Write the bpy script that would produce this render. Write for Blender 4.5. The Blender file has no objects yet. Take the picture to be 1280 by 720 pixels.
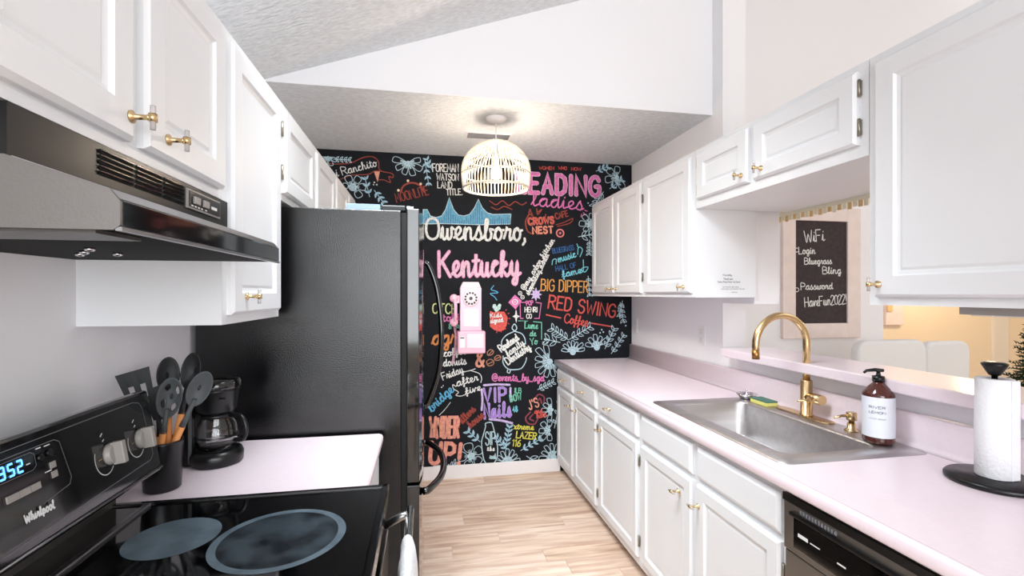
import bpy, math, random
from mathutils import Vector, Matrix
random.seed(7)
S = bpy.context.scene
COL = S.collection
# ------------------------------------------------------------------ camera
YAW = math.atan(109 / 590)
cd = bpy.data.cameras.new('camera'); cam = bpy.data.objects.new('camera', cd); COL.objects.link(cam)
cd.sensor_width = 36; cd.lens = 36 * 590 / 1280; cd.shift_y = 7 / 1280; cd.clip_start = 0.02
cam.location = (0, 0, 1.455); cam.rotation_euler = (math.pi / 2, 0, -YAW)
S.camera = cam
# ------------------------------------------------------------------ light and exposure
W = bpy.data.worlds.new('world'); S.world = W; W.use_nodes = True
bg = W.node_tree.nodes['Background']; bg.inputs[0].default_value = (0.93, 0.96, 1.0, 1); bg.inputs[1].default_value = 1.0
S.view_settings.view_transform = 'Standard'; S.view_settings.look = 'None'
S.view_settings.exposure = 0.44; S.view_settings.gamma = 1
def area(name, loc, rot, sx, sy, power, col=(1, 1, 1)):
    l = bpy.data.lights.new(name, 'AREA'); l.shape = 'RECTANGLE'; l.size = sx; l.size_y = sy; l.energy = power; l.color = col
    o = bpy.data.objects.new(name, l); COL.objects.link(o); o.location = loc; o.rotation_euler = rot; return o
def point(name, loc, power, col, r=.05):
    l = bpy.data.lights.new(name, 'POINT'); l.energy = power; l.color = col; l.shadow_soft_size = r
    o = bpy.data.objects.new(name, l); COL.objects.link(o); o.location = loc; return o
area('window_daylight', (0.7, -3.0, 1.75), (math.radians(86), 0, 0), 3.6, 2.0, 118, (.90, .955, 1))
kl = area('kitchen_fill_light', (-.05, 1.45, 2.70), (Vector((-.05, 1.45, 2.70)) - Vector((.62, 2.6, 0))).to_track_quat('Z', 'Y').to_euler(), 1.1, .6, 21, (.88, .95, 1)); kl.data.spread = math.radians(100)  # unseen fill added to brighten the right base cabinets and far kitchen; no fixture
point('pendant_bulb_light', (0.433, 2.89, 2.20), 34, (1, .86, .70), .045)
area('dining_daylight', (3.6, 0.2, 2.5), (0, 0, 0), 2.0, 2.0, 4, (.98, .98, 1))
point('hallway_lamp_light', (5.6, 3.9, 1.9), 22, (1, .78, .52), .12)

# ------------------------------------------------------------------ materials
def lin(c):
    return tuple((x / 12.92 if x <= .04045 else ((x + .055) / 1.055) ** 2.4) for x in c)
MATS = {}
def mat(name, rgb, rough=.5, metal=0, bump=0, bscale=60, spec=.5, noise=0, nscale=8, rgb2=None, emit=None, estr=0, trans=0, coat=0, detail=3, stretch=None, ior=1.45, alpha=1):
    m = bpy.data.materials.new(name); m.use_nodes = True; nt = m.node_tree; b = nt.nodes['Principled BSDF']
    c = lin(rgb)
    b.inputs['Base Color'].default_value = (*c, 1); b.inputs['Roughness'].default_value = rough
    b.inputs['Metallic'].default_value = metal; b.inputs['Specular IOR Level'].default_value = spec; b.inputs['IOR'].default_value = ior
    if trans: b.inputs['Transmission Weight'].default_value = trans
    if coat: b.inputs['Coat Weight'].default_value = coat; b.inputs['Coat Roughness'].default_value = .05
    if alpha < 1: b.inputs['Alpha'].default_value = alpha
    if emit: b.inputs['Emission Color'].default_value = (*lin(emit), 1); b.inputs['Emission Strength'].default_value = estr
    tc = nt.nodes.new('ShaderNodeTexCoord'); mp = nt.nodes.new('ShaderNodeMapping'); nt.links.new(tc.outputs['Object'], mp.inputs[0])
    if stretch: mp.inputs['Scale'].default_value = stretch
    if noise or rgb2:
        n = nt.nodes.new('ShaderNodeTexNoise'); n.inputs['Scale'].default_value = nscale; n.inputs['Detail'].default_value = detail
        nt.links.new(mp.outputs[0], n.inputs['Vector'])
        mx = nt.nodes.new('ShaderNodeMix'); mx.data_type = 'RGBA'
        c2 = lin(rgb2) if rgb2 else tuple(x * (1 - noise) for x in c)
        mx.inputs[6].default_value = (*c, 1); mx.inputs[7].default_value = (*c2, 1)
        rp = nt.nodes.new('ShaderNodeMapRange'); rp.inputs[1].default_value = .35; rp.inputs[2].default_value = .65
        nt.links.new(n.outputs[0], rp.inputs[0]); nt.links.new(rp.outputs[0], mx.inputs[0]); nt.links.new(mx.outputs[2], b.inputs['Base Color'])
    if bump:
        n2 = nt.nodes.new('ShaderNodeTexNoise'); n2.inputs['Scale'].default_value = bscale; n2.inputs['Detail'].default_value = 4
        nt.links.new(mp.outputs[0], n2.inputs['Vector'])
        bp = nt.nodes.new('ShaderNodeBump'); bp.inputs['Strength'].default_value = bump; bp.inputs['Distance'].default_value = .01
        nt.links.new(n2.outputs[0], bp.inputs['Height']); nt.links.new(bp.outputs[0], b.inputs['Normal'])
    MATS[name] = m; return m
mat('cabinet_paint', (.925, .93, .94), .38, noise=.02, nscale=3, bump=.03, bscale=90)
mat('wall_paint', (.95, .945, .955), .75, bump=.05, bscale=160)
mat('ceiling_texture', (.93, .94, .95), .9, bump=1.0, bscale=34, noise=.14, nscale=30, stretch=(1, 2.4, 1))
mat('chalkboard', (.085, .095, .12), .7, spec=.25, bump=.04, bscale=200, noise=.25, nscale=5)
mat('pink_laminate', (.935, .875, .90), .30, noise=.025, nscale=60, coat=.15)
mat('trim_white', (.94, .92, .92), .45)
mat('black_gloss', (.022, .024, .028), .10, coat=.6, spec=.6)
mat('black_textured', (.022, .024, .028), .13, bump=.14, bscale=230, spec=.8, noise=.3, nscale=3, rgb2=(.040, .034, .044))
mat('black_satin', (.030, .034, .040), .30)
mat('black_matte', (.012, .012, .013), .7, spec=.2)
mat('black_glass', (.012, .014, .018), .06, coat=1)
mat('burner_grey', (.22, .26, .29), .3, rgb2=(.07, .09, .11), nscale=14)
mat('burner_pale', (.38, .44, .48), .35, rgb2=(.30, .36, .40), nscale=20)
mat('stainless', (.66, .66, .67), .28, 1, bump=.04, bscale=300, stretch=(1, .02, 1))
mat('stainless_sink', (.80, .79, .79), .38, 1, noise=.12, nscale=40, stretch=(.05, 1, 1))
mat('stainless_brushed', (.52, .51, .50), .40, 1, bump=.04, bscale=300)
mat('chrome', (.85, .85, .86), .12, 1)
mat('brass', (.84, .73, .55), .24, 1)
mat('brass_dark', (.66, .50, .30), .35, 1)
mat('acrylic', (.90, .88, .88), .1, trans=.5, alpha=.9)
mat('hinge_metal', (.62, .60, .55), .35, 1)
mat('silicone', (.12, .125, .13), .55)
mat('silicone_grey', (.30, .31, .32), .6)
mat('light_wood', (.93, .62, .36), .5, noise=.18, nscale=30, stretch=(1, 1, .15))
mat('grey_plastic', (.62, .60, .58), .35)
mat('white_print', (.92, .92, .92), .5)
mat('grey_print', (.48, .48, .50), .6)
mat('dark_print', (.20, .20, .22), .6)
mat('blue_led', (.3, .6, 1), .4, emit=(.35, .65, 1), estr=2.2)
mat('white_plastic', (.93, .93, .93), .35)
mat('ceramic_off', (.90, .88, .88), .4)
mat('glass_carafe', (.95, .95, .95), .02, trans=1, ior=1.45)
mat('coffee_brown', (.10, .07, .06), .2)
mat('amber_glass', (.30, .13, .11), .08, coat=.5)
mat('paper', (.93, .93, .94), .9, bump=.35, bscale=120)
mat('cloth', (.92, .92, .93), .95, bump=.5, bscale=180)
mat('sponge_yellow', (.93, .90, .52), .9, bump=.6, bscale=300)
mat('sponge_green', (.36, .52, .46), .95, bump=.6, bscale=300)
mat('rattan', (.86, .82, .75), .55)
mat('bulb', (1, .95, .85), .3, emit=(1, .90, .74), estr=9)
mat('phone_pink', (.96, .74, .82), .28, coat=.4)
mat('phone_pale', (.95, .87, .90), .35)
mat('phone_dark', (.10, .09, .10), .3)
mat('frame_cream', (.93, .87, .85), .7, noise=.06, nscale=14)
mat('board_brown', (.25, .21, .22), .8, noise=.3, nscale=40)
mat('fringe_cream', (.93, .90, .80), .8)
mat('fringe_gold', (.87, .75, .54), .6)
mat('warm_wall', (.93, .87, .77), .8)
mat('warm_pale', (.90, .88, .84), .7)
mat('fabric_white', (.90, .90, .90), .9, bump=.2, bscale=200)
mat('needle', (.10, .20, .12), .8, noise=.4, nscale=40)
mat('bark', (.25, .16, .10), .9)
mat('door_gasket', (.05, .05, .055), .7)
mat('bottle_label', (.90, .91, .94), .6)
mat('orange_paint', (.93, .55, .25), .6)
mat('pale_box', (.50, .58, .66), .5)
for nme, c in dict(white=(.93, .93, .92), pale_pink=(.95, .78, .86), pink=(.90, .50, .74), pink_deep=(.78, .30, .62), coral=(.86, .36, .33), coral2=(.94, .55, .56),
                   peach=(.94, .66, .56), rust=(.62, .28, .24), gold=(.88, .64, .36), orange=(.87, .55, .32), yellow=(.90, .87, .38), lime=(.86, .90, .62),
                   mint=(.50, .80, .70), mint2=(.78, .88, .86), cyan=(.50, .82, .88), blue=(.22, .40, .62), skyblue=(.40, .72, .88), bridge_blue=(.42, .68, .80),
                   pale_blue=(.76, .86, .90), leaf_blue=(.66, .80, .87), lilac=(.84, .76, .93), violet=(.70, .55, .88), mauve=(.58, .27, .32), brown=(.72, .50, .40),
                   cream=(.95, .88, .74)).items():
    mat('chalk_' + nme, c, .85, noise=.28, nscale=70)
# wood floor planks: three tones
def wood(name, c1, c2, seed):
    m = bpy.data.materials.new(name); m.use_nodes = True; nt = m.node_tree; b = nt.nodes['Principled BSDF']
    tc = nt.nodes.new('ShaderNodeTexCoord'); mp = nt.nodes.new('ShaderNodeMapping'); mp.inputs['Scale'].default_value = (1.1, 11, 1); mp.inputs['Location'].default_value = (seed, seed * 3, 0)
    gi = nt.nodes.new('ShaderNodeObjectInfo'); ad = nt.nodes.new('ShaderNodeVectorMath'); ad.operation = 'ADD'
    nt.links.new(tc.outputs['Object'], ad.inputs[0]); nt.links.new(gi.outputs['Location'], ad.inputs[1]); nt.links.new(ad.outputs[0], mp.inputs[0])
    n = nt.nodes.new('ShaderNodeTexNoise'); n.inputs['Scale'].default_value = 2.4; n.inputs['Detail'].default_value = 6; n.inputs['Distortion'].default_value = .6
    nt.links.new(mp.outputs[0], n.inputs['Vector'])
    r = nt.nodes.new('ShaderNodeValToRGB'); r.color_ramp.elements[0].position = .34; r.color_ramp.elements[1].position = .62
    r.color_ramp.elements[0].color = (*lin(c1), 1); r.color_ramp.elements[1].color = (*lin(c2), 1)
    nt.links.new(n.outputs[0], r.inputs[0]); nt.links.new(r.outputs[0], b.inputs['Base Color']); b.inputs['Roughness'].default_value = .45
    MATS[name] = m
wood('oak_a', (.79, .66, .58), (.93, .84, .76), 1.3); wood('oak_b', (.83, .71, .63), (.95, .87, .80), 4.1); wood('oak_c', (.73, .60, .52), (.90, .80, .71), 7.7)

# ------------------------------------------------------------------ mesh helpers
class MB:
    def __init__(s): s.v = []; s.f = []; s.m = []; s.mats = []; s.sm = []
    def mi(s, m):
        if m not in s.mats: s.mats.append(m)
        return s.mats.index(m)
    def add(s, vs, fs, m, smooth=False):
        o = len(s.v); s.v += [tuple(p) for p in vs]; k = s.mi(m)
        for f in fs: s.f.append([i + o for i in f]); s.m.append(k); s.sm.append(smooth)
        return s
    def box(s, x0, x1, y0, y1, z0, z1, m):
        vs = [(x, y, z) for z in (z0, z1) for y in (y0, y1) for x in (x0, x1)]
        return s.add(vs, [(0, 2, 3, 1), (4, 5, 7, 6), (0, 1, 5, 4), (2, 6, 7, 3), (0, 4, 6, 2), (1, 3, 7, 5)], m)
    def hexa(s, vs, m):   # 4 bottom, 4 top, both counterclockwise seen from above
        return s.add(vs, [(3, 2, 1, 0), (4, 5, 6, 7), (0, 1, 5, 4), (1, 2, 6, 5), (2, 3, 7, 6), (3, 0, 4, 7)], m)
    def prism(s, poly, axis, a, b, m, smooth=False):
        n = len(poly)
        def P(p, t): return {'x': (t, p[0], p[1]), 'y': (p[0], t, p[1]), 'z': (p[0], p[1], t)}[axis]
        vs = [P(p, a) for p in poly] + [P(p, b) for p in poly]
        fs = [tuple(range(n - 1, -1, -1)), tuple(range(n, 2 * n))]
        s.add(vs, fs, m)
        o = len(s.v) - 2 * n; k = s.mi(m)
        for i in range(n):
            j = (i + 1) % n; s.f.append([o + i, o + j, o + n + j, o + n + i]); s.m.append(k); s.sm.append(smooth)
        return s
    def lathe(s, prof, m, o=(0, 0, 0), ax=(0, 0, 1), n=32, sx=1, sy=1, caps=True):
        ax = Vector(ax).normalized(); q = Vector((0, 0, 1)).rotation_difference(ax); o = Vector(o)
        vs = []; fs = []
        for r, h in prof:
            for i in range(n):
                a = 2 * math.pi * i / n; vs.append(o + q @ Vector((r * sx * math.cos(a), r * sy * math.sin(a), h)))
        for k in range(len(prof) - 1):
            for i in range(n):
                j = (i + 1) % n; fs.append((k * n + i, k * n + j, (k + 1) * n + j, (k + 1) * n + i))
        s.add(vs, fs, m, True)
        if caps:
            b = len(s.v) - len(vs); kk = s.mi(m)
            if prof[0][0] > 1e-5: s.f.append([b + i for i in range(n - 1, -1, -1)]); s.m.append(kk); s.sm.append(False)
            if prof[-1][0] > 1e-5: s.f.append([b + (len(prof) - 1) * n + i for i in range(n)]); s.m.append(kk); s.sm.append(False)
        return s
    def cyl(s, p, q, r, m, n=16, r2=None):
        p = Vector(p); q = Vector(q); return s.lathe([(r, 0), (r2 or r, (q - p).length)], m, p, q - p, n)
    def tube(s, pts, r, m, n=10, closed=False):
        pts = [Vector(p) for p in pts]; rs = r if isinstance(r, list) else [r] * len(pts)
        vs = []; fs = []; N = len(pts); up = None
        for i, p in enumerate(pts):
            t = ((pts[(i + 1) % N] - pts[i - 1]) if (closed or 0 < i < N - 1) else (pts[1] - p if i == 0 else p - pts[-2])).normalized()
            if up is None:
                up = Vector((0, 0, 1)) if abs(t.z) < .9 else Vector((1, 0, 0))
            a = t.cross(up).normalized(); b = a.cross(t).normalized(); up = b
            for k in range(n):
                c = 2 * math.pi * k / n; vs.append(p + (a * math.cos(c) + b * math.sin(c)) * rs[i])
        for i in range(N if closed else N - 1):
            j = (i + 1) % N
            for k in range(n):
                l = (k + 1) % n; fs.append((i * n + k, i * n + l, j * n + l, j * n + k))
        s.add(vs, fs, m, True)
        if not closed:
            b = len(s.v) - len(vs); kk = s.mi(m)
            s.f.append([b + k for k in range(n - 1, -1, -1)]); s.m.append(kk); s.sm.append(False)
            s.f.append([b + (N - 1) * n + k for k in range(n)]); s.m.append(kk); s.sm.append(False)
        return s
    def rings(s, F, u0, u1, v0, v1, rg, m, mfill=None):   # F(u,v,d) -> point; rg: list of (inset, depth)
        vs = []; fs = []
        for ins, d in rg:
            vs += [F(u0 + ins, v0 + ins, d), F(u1 - ins, v0 + ins, d), F(u1 - ins, v1 - ins, d), F(u0 + ins, v1 - ins, d)]
        for k in range(len(rg) - 1):
            for i in range(4):
                j = (i + 1) % 4; fs.append((k * 4 + i, k * 4 + j, k * 4 + 4 + j, k * 4 + 4 + i))
        b = len(rg) * 4 - 4
        if mfill is None: fs.append((b, b + 1, b + 2, b + 3))
        s.add(vs, fs, m)
        if mfill: s.add(vs[b:], [(0, 1, 2, 3)], mfill)
        return s
    def build(s, name, parent=None, bevel=0, seg=2, rel=None, flip=False):
        me = bpy.data.meshes.new(name)
        off = Vector(rel) if rel else (Vector(parent['_o']) if parent and '_o' in parent else Vector((0, 0, 0)))
        me.from_pydata([tuple(Vector(p) - off) for p in s.v], [], s.f)
        for k in s.mats: me.materials.append(MATS[k])
        me.polygons.foreach_set('material_index', s.m); me.polygons.foreach_set('use_smooth', s.sm)
        me.update()
        o = bpy.data.objects.new(name, me); COL.objects.link(o)
        if parent: o.parent = parent; o['_o'] = list(off)
        elif rel: o.location = rel; o['_o'] = list(off)
        if bevel:
            bm = o.modifiers.new('bevel', 'BEVEL'); bm.width = bevel; bm.segments = seg; bm.limit_method = 'ANGLE'; bm.angle_limit = math.radians(40); bm.harden_normals = False
        return o
def tag(o, label=None, cat=None, group=None, kind=None):
    if label: o['label'] = label
    if cat: o['category'] = cat
    if group: o['group'] = group
    if kind: o['kind'] = kind
    return o
def thing(name, label, cat, loc, group=None):
    o = bpy.data.objects.new(name, None); COL.objects.link(o); o.location = loc; o['_o'] = list(loc); o.empty_display_size = .05
    return tag(o, label, cat, group)
def struct(o): o['kind'] = 'structure'; return o
def smooth(pts, n=5, closed=False):
    P = [Vector(p) for p in pts]; N = len(P); out = []
    for i in range(N if closed else N - 1):
        p1 = P[i]; p2 = P[(i + 1) % N]; p0 = P[i - 1] if (closed or i > 0) else p1 * 2 - p2; p3 = P[(i + 2) % N] if (closed or i + 2 < N) else p2 * 2 - p1
        for k in range(n):
            t = k / n; out.append(.5 * ((2 * p1) + (p2 - p0) * t + (2 * p0 - 5 * p1 + 4 * p2 - p3) * t * t + (3 * p1 - p0 - 3 * p2 + p3) * t ** 3))
    if not closed: out.append(P[-1])
    return out

# ------------------------------------------------------------------ stroke lettering (flat painted strokes)
CAP = {'A': '6|0 0 3 10 6 0;1 3.6 5 3.6', 'B': '6|0 0 0 10 3.5 10 5.2 9 5.2 6.8 3.5 5.5 0 5.5;3.5 5.5 6 4.2 6 1.4 4 0 0 0', 'C': '6|6 8.2 4.5 10 1.8 9.6 0 7 0 3 1.8 .4 4.5 0 6 1.8',
       'D': '6|0 0 0 10 3 10 5.4 8.4 6 5 5.4 1.6 3 0 0 0', 'E': '5.4|5.4 10 0 10 0 0 5.4 0;0 5.2 4.4 5.2', 'F': '5.4|5.4 10 0 10 0 0;0 5.2 4.4 5.2',
       'G': '6.4|6 8.2 4.5 10 1.8 9.6 0 7 0 3 1.8 .4 4.5 0 6.2 1.8 6.2 4.8 3.8 4.8', 'H': '6|0 0 0 10;6 0 6 10;0 5 6 5', 'I': '1|.5 0 .5 10', 'J': '5|4.5 10 4.5 2 3 0 1.2 0 0 2',
       'K': '6|0 0 0 10;5.6 10 0 4.6;1.6 6 6 0', 'L': '5|0 10 0 0 5 0', 'M': '7.5|0 0 .6 10 3.7 3 6.9 10 7.5 0', 'N': '6.4|0 0 0 10 6.4 0 6.4 10',
       'O': '6.6|3.3 10 1 9 0 6.5 0 3.5 1 1 3.3 0 5.6 1 6.6 3.5 6.6 6.5 5.6 9 3.3 10', 'P': '5.6|0 0 0 10 3.5 10 5.6 8.8 5.6 6 3.5 4.8 0 4.8', 'R': '6|0 0 0 10 3.5 10 5.6 8.8 5.6 6.4 3.5 5.2 0 5.2;2.6 5.2 6 0',
       'S': '5.6|5.4 8.4 4 10 1.6 10 .2 8.2 .8 6 4.8 4.4 5.6 2 4 0 1.4 0 0 1.8', 'T': '6.4|0 10 6.4 10;3.2 10 3.2 0', 'U': '6|0 10 0 2.4 1.6 0 4.4 0 6 2.4 6 10', 'V': '6|0 10 3 0 6 10',
       'W': '8.4|0 10 2 0 4.2 7 6.4 0 8.4 10', 'X': '6|0 10 6 0;0 0 6 10', 'Y': '6|0 10 3 5 6 10;3 5 3 0', 'Z': '6|0 10 6 10 0 0 6 0',
       '0': '5|2.5 10 .6 8.6 0 5 .6 1.4 2.5 0 4.4 1.4 5 5 4.4 8.6 2.5 10', '1': '2.6|0 8 2 10 2 0', '2': '5|0 8 1.4 10 4 9.6 4.8 7.4 0 0 5 0', '3': '5|0 9 2 10 4.4 9 4.4 6.8 2 5.4 4.6 4.4 5 1.6 3 0 0 1',
       '4': '5|4 0 4 10 0 3.4 5.4 3.4', '5': '5|4.8 10 .6 10 .3 5.8 3 6.2 5 4.6 4.8 1.4 2.6 0 0 1', '6': '5|4.4 9.6 1.4 7.6 0 3.4 1 .4 3.4 0 5 2 4.4 4.8 2 5.4 .2 3.6', '8': '5|2.5 5.4 .4 7.4 2.5 10 4.6 7.4 2.5 5.4 0 2.4 2.5 0 5 2.4 2.5 5.4',
       '&': '6.4|6.2 0 1.4 7.2 1.6 9.4 3.2 10 4.2 8.4 .6 3.6 .6 1 2.4 0 4.6 1.2 6 4.4', '@': '8|5.4 6.6 3.6 6.8 2.4 4.8 3.4 2.8 5 3.4 5.6 6.8 5.6 3.6 6.8 3 7.8 5 6.8 8.6 4 9.8 1 8.2 0 4.6 1.4 1 4.4 -.4 6.8 .6',
       '_': '5|0 -.6 5 -.6', '.': '1.6|.4 0 .9 .3', ',': '2|1.2 1 1.4 -.4 .2 -2', '!': '1.4|.7 10 .7 3;.7 .5 .7 0', "'": '1.6|.8 10 .8 8', ' ': '3|'}
LOW = {'a': '6.3|0 1 2 4.5 4.5 6 2 5.5 .8 3 1.5 .6 3.2 .4 4.6 3 4.9 5.8 4.7 1.5 5.3 .2 6.3 1.2', 'b': '5.5|0 1 1.6 5 2.4 9.3 1.4 9.8 1 7 1 1.5 1.8 0 3.6 .4 4.3 3 3.6 5.2 5.5 5', 'c': '4.6|0 1 1.5 4 3.8 5.4 2 6 .8 3.5 1.5 .6 3 .2 4.6 1.2',
       'd': '6.4|0 1 2 4.5 4.4 5.8 2 5.6 .8 3 1.6 .4 3.2 .6 4.6 4 5.2 10 4.8 3 5.2 .2 6.4 1.2', 'e': '4.8|0 1 2.4 2.6 3.6 4.6 2.6 6 1 4.6 .9 2 2 .2 3.6 .4 4.8 1.4', 'f': '4.4|0 1 2.2 5 3.2 9 2.4 10 1.8 8 1.8 0 1.5 -3.2 .8 -2 2 0 4.4 1.2;.4 4.6 3.6 4.6',
       'g': '6|0 1 2 4.5 4.5 6 2 5.5 .8 3 1.5 .6 3.2 .6 4.6 3 4.9 5.8 4.7 0 4 -3.2 2.2 -3 2.6 -1.2 6 1.2', 'h': '6|0 1 1.6 5.5 2.5 9.4 1.6 9.8 1.2 7 1.1 0;1.1 2.5 2.4 5.4 3.8 5.4 4 3 4 1 4.6 .2 6 1.2',
       'i': '3.2|0 1 1.3 5.8 1.2 1.5 1.8 .2 3.2 1.2;1.7 7.8 1.9 8.2', 'k': '5.6|0 1 1.6 5.5 2.5 9.4 1.6 9.8 1.2 7 1.1 0;1.1 2.6 3.2 5.6 3.9 4.6 1.6 2.9 3 1.2 4.2 .1 5.6 1.2', 'l': '3.6|0 1 2 5.5 2.6 9 1.8 10 1.2 8 1.2 2 2 .1 3.6 1.2',
       'm': '8.4|0 1 1 5.8 1.1 0;1.1 3 2.4 5.6 3.4 5 3.4 0;3.4 3 4.8 5.6 5.9 5 6 1.5 6.8 .1 8.4 1.2', 'n': '6|0 1 1 5.8 1.1 0;1.1 3 2.6 5.6 3.9 5 4 1.5 4.6 .1 6 1.2', 'o': '5.4|0 1 1 4 2.6 6 1 4.8 .9 1.5 2.4 0 4 1.5 4.2 4.2 2.8 6 3.6 4.8 5.4 5',
       'p': '5.6|0 1 1.3 5.8 1.1 -3.2;1.2 3 2.6 5.8 4.2 4.4 3.8 1 2.2 .3;3 .3 5.6 1.2', 'r': '4.6|0 1 1.4 5.2 1.6 6.2 2.2 5.2 3.6 5.2 3.2 2 3.6 .2 4.6 1.2', 's': '4.6|0 1 2.2 6.2 2.6 5 3.6 2 2.6 0 .8 .4;2.8 .1 4.6 1.2',
       't': '3.8|0 1 1.8 5 2 9 1.7 2 2.4 .1 3.8 1.2;.3 6.2 3.6 6.4', 'u': '6|0 1 1.1 5.8 1 2 1.9 .1 3.4 1.2 4.2 5.8 4.1 1.6 4.7 .1 6 1.2', 'v': '5|0 1 1 5.8 1.8 .2 3.6 5.4 5 5', 'w': '7|0 1 1 5.8 1.2 1 2.2 .1 3.4 2 3.6 5.4 3.6 1.2 4.6 .1 5.8 2 5.8 5.6 7 5',
       'x': '5|0 5.6 1.2 5.4 3.4 .3 5 1;4.4 5.8 .4 0', 'y': '6|0 1 1.1 5.8 1.1 2 2 .4 3.6 1.6 4.3 5.8 4.2 0 3.4 -3.2 1.8 -2.8 2.4 -1 6 1.2', 'z': '5|0 5.6 4 5.6 0 0 5 .6'}
def text_strokes(t, style, x0, z0, x1, z1, h):
    gap = {'c': 2.0, 'f': 3.2, 's': .25}[style]
    x = 0; S_ = []
    for ch in t:
        low = ch in LOW
        d = (LOW if low else CAP).get(ch)
        if d is None: continue
        w, st = d.split('|'); w = float(w)
        g = .25 if (low and style == 's') else gap
        if not low and style == 's': g = 1.1
        for q in st.split(';'):
            if not q: continue
            a = [float(k) for k in q.split()]; pts = [(x + a[i], a[i + 1]) for i in range(0, len(a), 2)]
            if low or (style == 's' and len(pts) > 3) or ch in 'OCSGU02368&@': pts = [tuple(p)[:2] for p in smooth([(p[0], p[1], 0) for p in pts], 4)]
            S_.append(pts)
        x += w + g
    L = max(x - .3, 1); d = Vector((x1 - x0, z1 - z0)); D = d.length; d.normalize(); n = Vector((-d.y, d.x))
    sx = D / L; sz = h / 10
    return [[(x0 + d.x * p[0] * sx + n.x * p[1] * sz, z0 + d.y * p[0] * sx + n.y * p[1] * sz) for p in st] for st in S_]
def ribbon(mb, pts, w, F, m, d):
    P = [Vector(p) for p in pts]; Q = [P[0]]
    for p in P[1:]:
        if (p - Q[-1]).length > w * .12: Q.append(p)
    if len(Q) < 2:
        disc(mb, P[0], w * .6, F, m, d); return
    L = []; R = []
    for i, p in enumerate(Q):
        a = (Q[i] - Q[i - 1]).normalized() if i > 0 else None; b = (Q[i + 1] - Q[i]).normalized() if i < len(Q) - 1 else None
        t = a or b
        if a and b: t = a + b; t = t.normalized() if t.length > .2 else b
        n = Vector((-t.y, t.x)); k = 1.0
        if a and b: k = min(1 / max(.5, n.dot(Vector((-b.y, b.x)))), 1.5)
        L.append(p + n * w * .5 * k); R.append(p - n * w * .5 * k)
    N = len(Q); d += getattr(mb, 'dz', 0); e = 1.6e-5
    vs = [F(p.x, p.y, d + i * e) for i, p in enumerate(L)] + [F(p.x, p.y, d + i * e) for i, p in enumerate(R)]; mb.dz = getattr(mb, 'dz', 0) + N * e
    mb.add(vs, [(i + N, i + N + 1, i + 1, i) for i in range(N - 1)], m)
    if w > .004:
        disc(mb, Q[0], w * .5, F, m, d - 2 * e, 8); disc(mb, Q[-1], w * .5, F, m, d + (N + 1) * e, 8); mb.dz += 3 * e
def disc(mb, c, r, F, m, d, n=12):
    mb.add([F(c[0] + r * math.cos(2 * math.pi * i / n), c[1] + r * math.sin(2 * math.pi * i / n), d) for i in range(n)], [tuple(range(n))], m)
def write(t, style, x0, z0, x1, z1, h, w, F, m, name, parent, d=.001):
    mb = MB()
    for st in text_strokes(t, style, x0, z0, x1, z1, h): ribbon(mb, st, w, F, m, d)
    return mb.build(name, parent)
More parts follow.
